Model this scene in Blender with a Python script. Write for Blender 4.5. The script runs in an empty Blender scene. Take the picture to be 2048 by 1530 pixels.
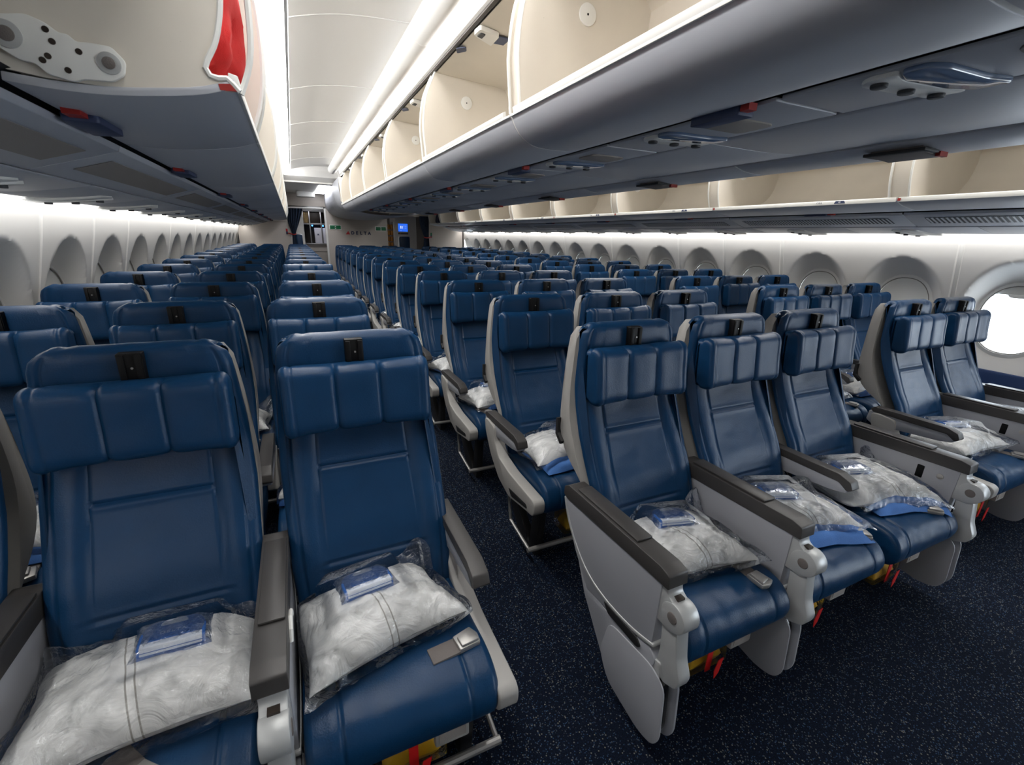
import bpy, bmesh, math, random
from mathutils import Vector, Matrix, noise

random.seed(7)
SC = bpy.context.scene
COL = SC.collection

# ------------------------------------------------------------------ camera
YAW, PITCH, ROLL, FPX = 0.4421, 0.3115, 0.0276, 902.1
CAM_POS = Vector((-1.572, 0.0, 1.43))
_f = Vector((math.sin(YAW) * math.cos(PITCH), math.cos(YAW) * math.cos(PITCH), -math.sin(PITCH)))
_r = Vector((math.cos(YAW), -math.sin(YAW), 0.0))
_u = _r.cross(_f)
_r2 = _r * math.cos(ROLL) + _u * math.sin(ROLL)
_u2 = _u * math.cos(ROLL) - _r * math.sin(ROLL)
cd = bpy.data.cameras.new('camera')
cd.sensor_width = 36.0
cd.lens = FPX / 2048 * 36.0
cd.clip_start = 0.02
cd.dof.use_dof = True
cd.dof.focus_distance = 2.6
cd.dof.aperture_fstop = 8.0
cam = bpy.data.objects.new('camera', cd)
COL.objects.link(cam)
M = Matrix((_r2, _u2, -_f)).transposed().to_4x4()
M.translation = CAM_POS
cam.matrix_world = M
SC.camera = cam

# ------------------------------------------------------------------ world, exposure
W = bpy.data.worlds.new('sky')
SC.world = W
W.use_nodes = True
bgn = W.node_tree.nodes['Background']
bgn.inputs[0].default_value = (0.80, 0.90, 1.0, 1)
bgn.inputs[1].default_value = 9.0
SC.view_settings.view_transform = 'Standard'
SC.view_settings.look = 'None'
SC.view_settings.gamma = 1
SC.view_settings.use_curve_mapping = False
SC.view_settings.exposure = 0.12

L_STRIP = 23.0      # cove strips over the aisles
L_WASH = 15.0       # sidewall wash strips
L_DOOR = 9.0       # aft door-zone ceiling lights

# ------------------------------------------------------------------ materials
MAT = {}
def srgb(r, g, b):
    def c(v):
        v /= 255.0
        return v / 12.92 if v <= 0.04045 else ((v + 0.055) / 1.055) ** 2.4
    return (c(r), c(g), c(b), 1.0)

def mat(name, col, rough=0.5, metal=0.0, bump=0.0, bscale=400.0, spec=0.5, var=0.0, vscale=6.0, coat=0.0):
    m = bpy.data.materials.new(name)
    m.use_nodes = True
    nt = m.node_tree
    b = nt.nodes['Principled BSDF']
    b.inputs['Base Color'].default_value = col
    b.inputs['Roughness'].default_value = rough
    b.inputs['Metallic'].default_value = metal
    b.inputs['Specular IOR Level'].default_value = spec
    if coat:
        b.inputs['Coat Weight'].default_value = coat
        b.inputs['Coat Roughness'].default_value = 0.12
    if bump or var:
        tc = nt.nodes.new('ShaderNodeTexCoord')
    if bump:
        n = nt.nodes.new('ShaderNodeTexNoise')
        n.inputs['Scale'].default_value = bscale
        n.inputs['Detail'].default_value = 3
        bp = nt.nodes.new('ShaderNodeBump')
        bp.inputs['Strength'].default_value = bump
        bp.inputs['Distance'].default_value = 0.002
        nt.links.new(tc.outputs['Object'], n.inputs['Vector'])
        nt.links.new(n.outputs['Fac'], bp.inputs['Height'])
        nt.links.new(bp.outputs['Normal'], b.inputs['Normal'])
    if var:
        n2 = nt.nodes.new('ShaderNodeTexNoise')
        n2.inputs['Scale'].default_value = vscale
        n2.inputs['Detail'].default_value = 5
        mx = nt.nodes.new('ShaderNodeMixRGB')
        mx.blend_type = 'MULTIPLY'
        mx.inputs[1].default_value = col
        cr = nt.nodes.new('ShaderNodeValToRGB')
        cr.color_ramp.elements[0].position = 0.3
        cr.color_ramp.elements[0].color = (1 - var, 1 - var, 1 - var, 1)
        cr.color_ramp.elements[1].position = 0.7
        mx.inputs[0].default_value = 1
        nt.links.new(tc.outputs['Object'], n2.inputs['Vector'])
        nt.links.new(n2.outputs['Fac'], cr.inputs['Fac'])
        nt.links.new(cr.outputs['Color'], mx.inputs[2])
        nt.links.new(mx.outputs['Color'], b.inputs['Base Color'])
    MAT[name] = m
    return m

def emit(name, col, strength):
    m = bpy.data.materials.new(name)
    m.use_nodes = True
    nt = m.node_tree
    nt.nodes.clear()
    o = nt.nodes.new('ShaderNodeOutputMaterial')
    e = nt.nodes.new('ShaderNodeEmission')
    e.inputs[0].default_value = col
    e.inputs[1].default_value = strength
    nt.links.new(e.outputs[0], o.inputs[0])
    MAT[name] = m
    return m

mat('leather', srgb(14, 53, 88), 0.36, bump=0.25, bscale=260, spec=0.26, var=0.16, vscale=9)
mat('shell', srgb(158, 156, 152), 0.45, bump=0.08, bscale=900)
mat('black', srgb(7, 7, 8), 0.55, spec=0.25)
mat('cap', srgb(60, 58, 57), 0.42, bump=0.12, bscale=1200)
mat('arm_grey', srgb(158, 160, 166), 0.42, bump=0.06, bscale=900)
mat('cast', srgb(178, 180, 180), 0.38, metal=0.25)
mat('steel', srgb(170, 168, 165), 0.45, metal=0.8)
mat('screenblack', srgb(8, 9, 12), 0.2)
mat('belt', srgb(104, 98, 95), 0.75, bump=0.4, bscale=500)
mat('bin_grey', srgb(178, 181, 188), 0.40, bump=0.05, bscale=1500)
mat('bin_cream', srgb(214, 207, 195), 0.5, var=0.06, vscale=5)
def scuff(m):
    nt = m.node_tree
    b = nt.nodes['Principled BSDF']
    old = b.inputs['Base Color'].links[0].from_socket
    tc = nt.nodes.new('ShaderNodeTexCoord')
    mp = nt.nodes.new('ShaderNodeMapping')
    mp.inputs['Scale'].default_value = (14, 3.5, 22)
    n = nt.nodes.new('ShaderNodeTexNoise')
    n.inputs['Scale'].default_value = 2.4
    n.inputs['Detail'].default_value = 8
    n.inputs['Roughness'].default_value = 0.7
    cr = nt.nodes.new('ShaderNodeValToRGB')
    cr.color_ramp.elements[0].position = 0.69
    cr.color_ramp.elements[0].color = (0, 0, 0, 1)
    cr.color_ramp.elements[1].position = 0.76
    cr.color_ramp.elements[1].color = (0.6, 0.6, 0.6, 1)
    mx = nt.nodes.new('ShaderNodeMixRGB')
    mx.inputs[2].default_value = srgb(120, 110, 96)
    nt.links.new(tc.outputs['Object'], mp.inputs['Vector'])
    nt.links.new(mp.outputs[0], n.inputs['Vector'])
    nt.links.new(n.outputs['Fac'], cr.inputs['Fac'])
    nt.links.new(cr.outputs['Color'], mx.inputs[0])
    nt.links.new(old, mx.inputs[1])
    nt.links.new(mx.outputs[0], b.inputs['Base Color'])
scuff(MAT['bin_cream'])
mat('bin_white', srgb(226, 226, 222), 0.4)
mat('wall_white', srgb(220, 218, 214), 0.5, bump=0.05, bscale=700)
mat('trim_white', srgb(228, 227, 223), 0.45)
mat('ceil_white', srgb(246, 245, 243), 0.5)
mat('navy_panel', srgb(18, 46, 88), 0.45, bump=0.1, bscale=300)
mat('gap_black', srgb(26, 26, 28), 0.6)
mat('groove', srgb(70, 66, 62), 0.6)
mat('gasket', srgb(140, 136, 130), 0.6)
mat('vent', srgb(58, 60, 64), 0.6)
mat('grille', srgb(150, 144, 138), 0.7, bump=0.6, bscale=700)
mat('psu_lens', srgb(96, 116, 146), 0.10, spec=0.9)
mat('red_latch', srgb(150, 30, 24), 0.5)
mat('red_cloth', srgb(205, 32, 30), 0.8, bump=0.3, bscale=500)
mat('placard', srgb(48, 60, 92), 0.5)
mat('pillow_white', srgb(230, 229, 225), 0.7, bump=0.8, bscale=13)
for _n in MAT['pillow_white'].node_tree.nodes:
    if _n.type == 'TEX_NOISE':
        _n.inputs['Distortion'].default_value = 2.2
        _n.inputs['Detail'].default_value = 5
    if _n.type == 'BUMP':
        _n.inputs['Distance'].default_value = 0.012
mat('blanket_blue', srgb(62, 112, 180), 0.8, bump=0.5, bscale=260, var=0.2, vscale=14)
mat('kit_blue', srgb(52, 104, 178), 0.55, bump=0.1, bscale=300)
mat('kit_white', srgb(222, 228, 235), 0.35)
mat('vest_yellow', srgb(226, 176, 24), 0.5, bump=0.5, bscale=60)
mat('vest_red', srgb(198, 22, 20), 0.5)
mat('curtain', srgb(24, 40, 62), 0.85, bump=0.3, bscale=200)
mat('bulkhead', srgb(186, 178, 170), 0.55)
mat('exit_green', srgb(8, 112, 70), 0.4)
mat('ink_white', srgb(240, 240, 238), 0.5)
mat('ink_navy', srgb(30, 40, 78), 0.5)
mat('ink_red', srgb(196, 36, 48), 0.4)
mat('galley_metal', srgb(176, 176, 178), 0.3, metal=0.6)
mat('galley_white', srgb(232, 230, 240), 0.4)
mat('galley_wood', srgb(190, 160, 110), 0.6, var=0.4, vscale=30)
mat('galley_dark', srgb(40, 30, 22), 0.5)
mat('amber', srgb(214, 140, 30), 0.5, var=0.3, vscale=20)
mat('bag_navy', srgb(30, 34, 66), 0.5, bump=0.4, bscale=120)
emit('strip', (1.0, 0.985, 0.965, 1), L_STRIP)
emit('wash', (1.0, 0.985, 0.965, 1), L_WASH)
emit('door_light', (0.94, 0.95, 1.0, 1), L_DOOR)
emit('blue_led', (0.05, 0.25, 1.0, 1), 6.0)
emit('monitor_blue', (0.03, 0.16, 0.9, 1), 0.9)
emit('monitor_text', (0.8, 0.9, 1.0, 1), 0.9)
emit('galley_glow', (0.75, 0.75, 1.0, 1), 1.2)

def film_mat(name='film', mul=0.95, add=0.008, bump=0.9, scale=50):
    m = bpy.data.materials.new(name)
    m.use_nodes = True
    nt = m.node_tree
    nt.nodes.clear()
    o = nt.nodes.new('ShaderNodeOutputMaterial')
    mix = nt.nodes.new('ShaderNodeMixShader')
    tr = nt.nodes.new('ShaderNodeBsdfTransparent')
    tr.inputs[0].default_value = (0.97, 0.98, 1.0, 1)
    gl = nt.nodes.new('ShaderNodeBsdfGlossy')
    gl.inputs['Roughness'].default_value = 0.07
    gl.inputs[0].default_value = (0.95, 0.97, 1.0, 1)
    fr = nt.nodes.new('ShaderNodeFresnel')
    fr.inputs[0].default_value = 1.55
    tc = nt.nodes.new('ShaderNodeTexCoord')
    n = nt.nodes.new('ShaderNodeTexNoise')
    n.inputs['Scale'].default_value = scale
    n.inputs['Detail'].default_value = 4
    n.inputs['Distortion'].default_value = 1.2
    bp = nt.nodes.new('ShaderNodeBump')
    bp.inputs['Strength'].default_value = bump
    bp.inputs['Distance'].default_value = 0.006
    mu = nt.nodes.new('ShaderNodeMath')
    mu.operation = 'MULTIPLY_ADD'
    mu.inputs[1].default_value = mul
    mu.inputs[2].default_value = add
    nt.links.new(tc.outputs['Object'], n.inputs['Vector'])
    nt.links.new(n.outputs['Fac'], bp.inputs['Height'])
    nt.links.new(bp.outputs['Normal'], fr.inputs['Normal'])
    nt.links.new(bp.outputs['Normal'], gl.inputs['Normal'])
    nt.links.new(fr.outputs[0], mu.inputs[0])
    nt.links.new(mu.outputs[0], mix.inputs[0])
    nt.links.new(tr.outputs[0], mix.inputs[1])
    nt.links.new(gl.outputs[0], mix.inputs[2])
    nt.links.new(mix.outputs[0], o.inputs[0])
    MAT[name] = m
film_mat()
film_mat('film_thin', 0.7, 0.01, 0.4, 60)

def pane_mat():
    m = bpy.data.materials.new('pane')
    m.use_nodes = True
    nt = m.node_tree
    nt.nodes.clear()
    o = nt.nodes.new('ShaderNodeOutputMaterial')
    mix = nt.nodes.new('ShaderNodeMixShader')
    mix.inputs[0].default_value = 0.05
    tr = nt.nodes.new('ShaderNodeBsdfTransparent')
    gl = nt.nodes.new('ShaderNodeBsdfGlossy')
    gl.inputs['Roughness'].default_value = 0.02
    nt.links.new(tr.outputs[0], mix.inputs[1])
    nt.links.new(gl.outputs[0], mix.inputs[2])
    nt.links.new(mix.outputs[0], o.inputs[0])
    MAT['pane'] = m
pane_mat()

def carpet_mat():
    m = bpy.data.materials.new('carpet')
    m.use_nodes = True
    nt = m.node_tree
    b = nt.nodes['Principled BSDF']
    b.inputs['Roughness'].default_value = 0.95
    b.inputs['Specular IOR Level'].default_value = 0.1
    tc = nt.nodes.new('ShaderNodeTexCoord')
    base = nt.nodes.new('ShaderNodeTexNoise')
    base.inputs['Scale'].default_value = 260
    r0 = nt.nodes.new('ShaderNodeValToRGB')
    r0.color_ramp.elements[0].color = srgb(5, 9, 19)
    r0.color_ramp.elements[0].position = 0.35
    r0.color_ramp.elements[1].color = srgb(15, 24, 42)
    r0.color_ramp.elements[1].position = 0.7
    nt.links.new(tc.outputs['Object'], base.inputs['Vector'])
    nt.links.new(base.outputs['Fac'], r0.inputs['Fac'])
    prev = r0.outputs['Color']
    for sc_, thr, col, seed in ((170, 0.34, srgb(76, 82, 88), 0.0), (130, 0.28, srgb(108, 107, 100), 7.3), (200, 0.36, srgb(48, 70, 96), 3.1)):
        mp = nt.nodes.new('ShaderNodeMapping')
        mp.inputs['Location'].default_value = (seed, seed * 0.7, 0)
        v = nt.nodes.new('ShaderNodeTexVoronoi')
        v.inputs['Scale'].default_value = sc_
        dd = nt.nodes.new('ShaderNodeMath')
        dd.operation = 'LESS_THAN'
        dd.inputs[1].default_value = thr
        # only some cells carry a fleck
        sp = nt.nodes.new('ShaderNodeSeparateColor')
        gt = nt.nodes.new('ShaderNodeMath')
        gt.operation = 'GREATER_THAN'
        gt.inputs[1].default_value = 0.78
        ml = nt.nodes.new('ShaderNodeMath')
        ml.operation = 'MULTIPLY'
        mx = nt.nodes.new('ShaderNodeMixRGB')
        mx.inputs[2].default_value = col
        nt.links.new(tc.outputs['Object'], mp.inputs['Vector'])
        nt.links.new(mp.outputs[0], v.inputs['Vector'])
        nt.links.new(v.outputs['Distance'], dd.inputs[0])
        nt.links.new(v.outputs['Color'], sp.inputs[0])
        nt.links.new(sp.outputs[0], gt.inputs[0])
        nt.links.new(dd.outputs[0], ml.inputs[0])
        nt.links.new(gt.outputs[0], ml.inputs[1])
        nt.links.new(ml.outputs[0], mx.inputs[0])
        nt.links.new(prev, mx.inputs[1])
        prev = mx.outputs[0]
    nt.links.new(prev, b.inputs['Base Color'])
    bp = nt.nodes.new('ShaderNodeBump')
    bp.inputs['Strength'].default_value = 0.5
    bp.inputs['Distance'].default_value = 0.004
    nt.links.new(base.outputs['Fac'], bp.inputs['Height'])
    nt.links.new(bp.outputs['Normal'], b.inputs['Normal'])
    MAT['carpet'] = m
carpet_mat()

# ------------------------------------------------------------------ mesh helpers
class MB:
    def __init__(s):
        s.v = []
        s.f = []
    def add(s, vs, fs):
        o = len(s.v)
        s.v += [tuple(p) for p in vs]
        s.f += [tuple(i + o for i in q) for q in fs]
        return s
    def box(s, x0, x1, y0, y1, z0, z1):
        return s.add([(x0, y0, z0), (x1, y0, z0), (x1, y1, z0), (x0, y1, z0), (x0, y0, z1), (x1, y0, z1), (x1, y1, z1), (x0, y1, z1)],
                     [(0, 3, 2, 1), (4, 5, 6, 7), (0, 1, 5, 4), (1, 2, 6, 5), (2, 3, 7, 6), (3, 0, 4, 7)])
    def prism(s, pts, a0, a1, axis='X'):
        """closed outline extruded along an axis; pts in the other two coordinates in x,y,z order"""
        n = len(pts)
        def P(p, a):
            return {'X': (a, p[0], p[1]), 'Y': (p[0], a, p[1]), 'Z': (p[0], p[1], a)}[axis]
        vs = [P(p, a0) for p in pts] + [P(p, a1) for p in pts]
        fs = [tuple(range(n)), tuple(range(2 * n - 1, n - 1, -1))]
        for i in range(n):
            j = (i + 1) % n
            fs.append((i, i + n, j + n, j))
        return s.add(vs, fs)
    def sheet(s, prof, a0, a1, axis='Y', t=0.0, na=1):
        """open profile swept along an axis; thickness t along the profile normal"""
        n = len(prof)
        def P(p, a):
            return {'X': (a, p[0], p[1]), 'Y': (p[0], a, p[1]), 'Z': (p[0], p[1], a)}[axis]
        if t:
            off = []
            for i in range(n):
                p0 = prof[max(0, i - 1)]
                p1 = prof[min(n - 1, i + 1)]
                dx, dz = p1[0] - p0[0], p1[1] - p0[1]
                l = math.hypot(dx, dz) or 1
                off.append((prof[i][0] - dz / l * t, prof[i][1] + dx / l * t))
            return s.prism(list(prof) + off[::-1], a0, a1, axis)
        vs, fs = [], []
        for k in range(na + 1):
            a = a0 + (a1 - a0) * k / na
            vs += [P(p, a) for p in prof]
        for k in range(na):
            for i in range(n - 1):
                fs.append((k * n + i, k * n + i + 1, (k + 1) * n + i + 1, (k + 1) * n + i))
        return s.add(vs, fs)
    def tube(s, pts, r, n=8):
        vs, fs = [], []
        m = len(pts)
        for i, p in enumerate(pts):
            p = Vector(p)
            t = (Vector(pts[min(m - 1, i + 1)]) - Vector(pts[max(0, i - 1)])).normalized()
            a = t.orthogonal().normalized() if i == 0 else (a - t * a.dot(t)).normalized()
            b = t.cross(a)
            rr = r[i] if isinstance(r, (list, tuple)) else r
            for k in range(n):
                an = 2 * math.pi * k / n
                vs.append(p + (a * math.cos(an) + b * math.sin(an)) * rr)
        for i in range(m - 1):
            for k in range(n):
                fs.append((i * n + k, i * n + (k + 1) % n, (i + 1) * n + (k + 1) % n, (i + 1) * n + k))
        fs.append(tuple(range(n - 1, -1, -1)))
        fs.append(tuple(range((m - 1) * n, m * n)))
        return s.add(vs, fs)
    def disc(s, c, r, h, axis='X', n=20):
        pts = [(r * math.cos(2 * math.pi * i / n), r * math.sin(2 * math.pi * i / n)) for i in range(n)]
        c = Vector(c)
        if axis == 'X':
            return s.prism([(c.y + p[0], c.z + p[1]) for p in pts], c.x, c.x + h, 'X')
        if axis == 'Y':
            return s.prism([(c.x + p[0], c.z + p[1]) for p in pts], c.y, c.y + h, 'Y')
        return s.prism([(c.x + p[0], c.y + p[1]) for p in pts], c.z, c.z + h, 'Z')
    def mesh(s, name, m, bevel=0.0, seg=2, smooth=True, angle=32, fixn=True):
        me = bpy.data.meshes.new(name)
        me.from_pydata(s.v, [], s.f)
        bm = bmesh.new()
        bm.from_mesh(me)
        if fixn:
            bmesh.ops.recalc_face_normals(bm, faces=bm.faces)
        if bevel:
            ed = [e for e in bm.edges if len(e.link_faces) == 2 and e.calc_face_angle(0) > 0.5]
            bmesh.ops.bevel(bm, geom=ed, offset=bevel, segments=seg, affect='EDGES', profile=0.5, clamp_overlap=True)
        bm.to_mesh(me)
        bm.free()
        if smooth:
            me.shade_smooth()
            me.set_sharp_from_angle(angle=math.radians(angle))
        me.materials.append(MAT[m] if isinstance(m, str) else m)
        return me

def link(name, me, parent=None, loc=None, rz=0.0):
    o = bpy.data.objects.new(name, me)
    COL.objects.link(o)
    if parent:
        o.parent = parent
    if loc is not None:
        o.location = loc
    if rz:
        o.rotation_euler = (0, 0, rz)
    return o

def tag(o, label=None, cat=None, group=None, kind=None):
    if label:
        o['label'] = label
    if cat:
        o['category'] = cat
    if group:
        o['group'] = group
    if kind:
        o['kind'] = kind
    return o

def thing(name, label, cat, loc=(0, 0, 0), rz=0.0, group=None):
    return tag(link(name, None, None, loc, rz), label, cat, group)

def struct(name, me=None):
    return tag(link(name, me), kind='structure')

def rounded(pts, r, n=4):
    """round the corners of a closed 2-D outline"""
    out = []
    m = len(pts)
    for i in range(m):
        p = Vector(pts[i])
        a = Vector(pts[i - 1]) - p
        b = Vector(pts[(i + 1) % m]) - p
        rr = r[i] if isinstance(r, (list, tuple)) else r
        rr = min(rr, a.length * 0.49, b.length * 0.49)
        if rr < 1e-5:
            out.append(tuple(p))
            continue
        p0 = p + a.normalized() * rr
        p1 = p + b.normalized() * rr
        for k in range(n + 1):
            t = k / n
            q = p0 * (1 - t) ** 2 + p * 2 * t * (1 - t) + p1 * t * t
            out.append((q.x, q.y))
    return out

def resample(path, n):
    L = [0]
    for i in range(1, len(path)):
        L.append(L[-1] + math.hypot(path[i][0] - path[i - 1][0], path[i][1] - path[i - 1][1]))
    out = []
    j = 0
    for k in range(n):
        d = L[-1] * k / (n - 1)
        while j < len(L) - 2 and L[j + 1] < d:
            j += 1
        t = (d - L[j]) / max(1e-9, L[j + 1] - L[j])
        out.append((path[j][0] + (path[j + 1][0] - path[j][0]) * t, path[j][1] + (path[j + 1][1] - path[j][1]) * t))
    return out

def smoothpath(pts, n):
    """catmull-rom through points then even resample"""
    P = [pts[0]] + list(pts) + [pts[-1]]
    out = []
    for i in range(1, len(P) - 2):
        for k in range(12):
            t = k / 12
            a, b, c, d = P[i - 1], P[i], P[i + 1], P[i + 2]
            out.append(tuple(0.5 * (2 * b[q] + (c[q] - a[q]) * t + (2 * a[q] - 5 * b[q] + 4 * c[q] - d[q]) * t * t + (3 * b[q] - a[q] - 3 * c[q] + d[q]) * t ** 3) for q in (0, 1)))
    out.append(pts[-1])
    return resample(out, n)

def lerp_table(tab, x):
    if x <= tab[0][0]:
        return tab[0][1]
    for i in range(1, len(tab)):
        if x <= tab[i][0]:
            t = (x - tab[i - 1][0]) / (tab[i][0] - tab[i - 1][0])
            return tab[i - 1][1] + (tab[i][1] - tab[i - 1][1]) * t
    return tab[-1][1]

def pillow(path, wfun, r, groove, xs, closed=False, flip=1):
    """upholstery: a profile (y,z) swept across x, edges rolled by radius r, groove(x,y,z) pressed in along the normal"""
    mb = MB()
    n = len(path)
    nrm = []
    for i in range(n):
        a = path[(i - 1) % n] if closed else path[max(0, i - 1)]
        b = path[(i + 1) % n] if closed else path[min(n - 1, i + 1)]
        dy, dz = b[0] - a[0], b[1] - a[1]
        l = math.hypot(dy, dz) or 1
        nrm.append((-dz / l * flip, dy / l * flip))
    vs = []
    wm = max(wfun(p[0], p[1]) for p in path)
    for i in range(n):
        y, z = path[i]
        w = wfun(y, z)
        for xf in xs:
            x = xf * w / wm
            e = max(0.0, w - abs(x))
            ins = r - math.sqrt(max(0.0, r * r - (r - e) ** 2)) if e < r else 0.0
            d = ins + groove(x, y, z)
            vs.append((x, y - nrm[i][0] * d, z - nrm[i][1] * d))
    m = len(xs)
    fs = []
    for i in range(n if closed else n - 1):
        j = (i + 1) % n
        for k in range(m - 1):
            fs.append((i * m + k, i * m + k + 1, j * m + k + 1, j * m + k))
    fs.append(tuple(i * m for i in range(n)))
    fs.append(tuple(i * m + m - 1 for i in range(n - 1, -1, -1)))
    return mb.add(vs, fs)

def cols(w, seams, n=26, r=0.03):
    s = {round(-w + 2 * w * i / n, 5) for i in range(n + 1)}
    for k in (0.0, 0.06, 0.2, 0.45, 0.75):
        s.add(round(w - r * k, 5))
        s.add(round(-w + r * k, 5))
    for x in seams:
        for d in (-0.008, -0.004, 0, 0.004, 0.008):
            s.add(round(x + d, 5))
    s = sorted(s)
    out = [s[0]]
    for x in s[1:]:
        if x - out[-1] > 0.0012:
            out.append(x)
    out[-1] = w
    return out

def ga(x, s):
    return math.exp(-(x / s) ** 2)

# ------------------------------------------------------------------ structure: floor, walls, hull
Y0, Y1 = -2.4, 15.2
fl = MB().add([(-2.85, Y0, 0), (2.85, Y0, 0), (2.85, Y1, 0), (-2.85, Y1, 0)], [(0, 1, 2, 3)])
struct('floor', fl.mesh('floor', 'carpet', fixn=False))

WP = 0.666            # window pitch
WX = [(0.0, 2.72), (0.35, 2.77), (0.6, 2.795), (0.75, 2.79), (0.98, 2.755), (1.15, 2.715), (1.366, 2.66), (1.53, 2.624), (1.66, 2.582)]
def wall_x(z):
    return lerp_table(WX, z)
ZC = 0.98
def recess(dy, z):
    dz = z - ZC
    eo = math.hypot(dy / 0.285, dz / (0.386 if dz > 0 else 0.36))
    ei = math.hypot(dy / 0.212, dz / 0.256)
    if eo >= 1:
        return 0.0
    if ei <= 1:
        t = 1.0
    else:
        t = (1 - eo) / ((1 - eo) + 0.62 * (ei - 1))
    return t * max(0.010, 2.800 - wall_x(z))

def win_y(k):
    return 1.325 + WP * k

def wall_panel(ya, yb, wins, holes, side):
    """one sidewall lining panel with scooped window reveals; vertices only where the panel is"""
    mb = MB()
    ny = max(8, int((yb - ya) / 0.016))
    nz = 64
    z0, z1 = 0.60, 1.655
    idx = {}
    vs, fs = [], []
    g = 0.004
    for i in range(ny + 1):
        y = ya + g + (yb - ya - 2 * g) * i / ny
        for j in range(nz + 1):
            z = z0 + (z1 - z0) * j / nz
            d = 0.0
            for wy in wins:
                d = max(d, recess(y - wy, z))
            ed = min(y - ya - g, yb - g - y)
            rr = 0.012
            e = rr - math.sqrt(max(0, rr * rr - (rr - ed) ** 2)) if ed < rr else 0
            vs.append((side * (wall_x(z) + d + e), y, z))
    for i in range(ny):
        for j in range(nz):
            q = [i * (nz + 1) + j, i * (nz + 1) + j + 1, (i + 1) * (nz + 1) + j + 1, (i + 1) * (nz + 1) + j]
            cy = sum(vs[k][1] for k in q) / 4
            cz = sum(vs[k][2] for k in q) / 4
            if any(math.hypot((cy - wy) / 0.190, (cz - ZC) / 0.234) < 1.0 for wy in holes):
                continue
            fs.append(tuple(q))
    return mb.add(vs, fs)

RIGHT_OPEN = [-3, -2, -1, 0]
WALLS = {}
for side, nm in ((-1, 'wall_left'), (1, 'wall_right')):
    wl = struct(nm)
    WALLS[side] = wl
    # panel joints: two windows per panel except two single ones
    seams = [-3.5, -1.5, 0.5, 2.5, 3.5, 4.5] + [6.5 + 2 * i for i in range(6)]
    seams = [s for s in seams]
    for a, b in zip(seams[:-1], seams[1:]):
        ya, yb = win_y(a), win_y(b)
        ya, yb = max(ya, -1.0 if side > 0 else -2.4), min(yb, 12.25)
        if yb - ya < 0.1:
            continue
        ws = [win_y(k) for k in range(-6, 20) if a < k < b]
        hs = ws
        me = wall_panel(ya, yb, ws, hs, side).mesh('wall_panel', 'wall_white', fixn=False, angle=28)
        if side > 0:
            me.flip_normals()
        link('wall_panel', me, wl)
        if yb < 12.2:
            pr = [(side * (wall_x(z) + 0.016), z) for z in [0.6 + 0.0527 * i for i in range(21)]]
            link('joint_strip', MB().sheet([(p[0] - side * 0.006, p[1]) for p in pr], yb - 0.045, yb + 0.045, t=0.004 * side).mesh('joint_strip', 'trim_white'), wl)
    if side < 0:
        # panels ahead of the first window pair
        pr = [(side * wall_x(z), z) for z in [0.6 + 0.0527 * i for i in range(21)]]
        link('wall_panel', MB().sheet(pr, -2.4, win_y(-3.5) + 0.02).mesh('wall_panel', 'wall_white'), wl)
    # lower navy dado panels
    pr = [(side * (wall_x(z) - 0.012), z) for z in (0.0, 0.2, 0.4, 0.56, 0.6, 0.618)] + [(side * (wall_x(0.62) + 0.02), 0.622)]
    ys = [-1.0 if side > 0 else -2.4] + [win_y(k + 0.5) + 0.1 for k in range(-3 if side > 0 else -4, 17, 2)]
    for a, b in zip(ys[:-1], ys[1:]):
        link('dado_panel', MB().sheet(pr, a + 0.004, min(b, 12.25) - 0.004, t=0.006 * side).mesh('dado_panel', 'navy_panel', bevel=0.0015), wl)
    # literature pocket lip on the dado near the front
    if side > 0:
        for a in (0.25, 1.6):
            q = [(wall_x(0.5) - 0.02, a + 0.5 * t, 0.555 - 0.05 * math.sin(math.pi * t)) for t in [i / 12 for i in range(13)]]
            link('pocket_seam', MB().tube(q, 0.004, 6).mesh('pocket_seam', 'navy_panel'), wl)

# windows: bezel + shade (closed) or pane (open)
def ell(a, b, n=40, p=2.25):
    out = []
    for i in range(n):
        t = 2 * math.pi * i / n
        c, s = math.cos(t), math.sin(t)
        out.append((a * math.copysign(abs(c) ** (2 / p), c), b * math.copysign(abs(s) ** (2 / p), s)))
    return out

def bezel_mesh(side):
    o0, o1, o2, o3 = ell(0.225, 0.268), ell(0.204, 0.248), ell(0.188, 0.232), ell(0.180, 0.224)
    vs, fs = [], []
    for ring, dep in ((o0, 2.804), (o1, 2.7975), (o2, 2.794), (o3, 2.812)):
        for y, z in ring:
            vs.append((side * dep, y, z + ZC))
    n = len(o1)
    for k in range(3):
        for i in range(n):
            j = (i + 1) % n
            fs.append((k * n + i, k * n + j, (k + 1) * n + j, (k + 1) * n + i))
    return MB().add(vs, fs)

def shade_mesh(side, a=0.181, b=0.225):
    vs, fs = [], []
    R = 10
    ring = ell(a, b)
    n = len(ring)
    for k in range(1, R + 1):
        for y, z in ring:
            y, z = y * k / R, z * k / R
            vs.append((side * 2.804, y, z + ZC))
    fs.append(tuple(range(n)))
    for k in range(R - 1):
        for i in range(n):
            j = (i + 1) % n
            fs.append((k * n + i, k * n + j, (k + 1) * n + j, (k + 1) * n + i))
    return MB().add(vs, fs)

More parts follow.
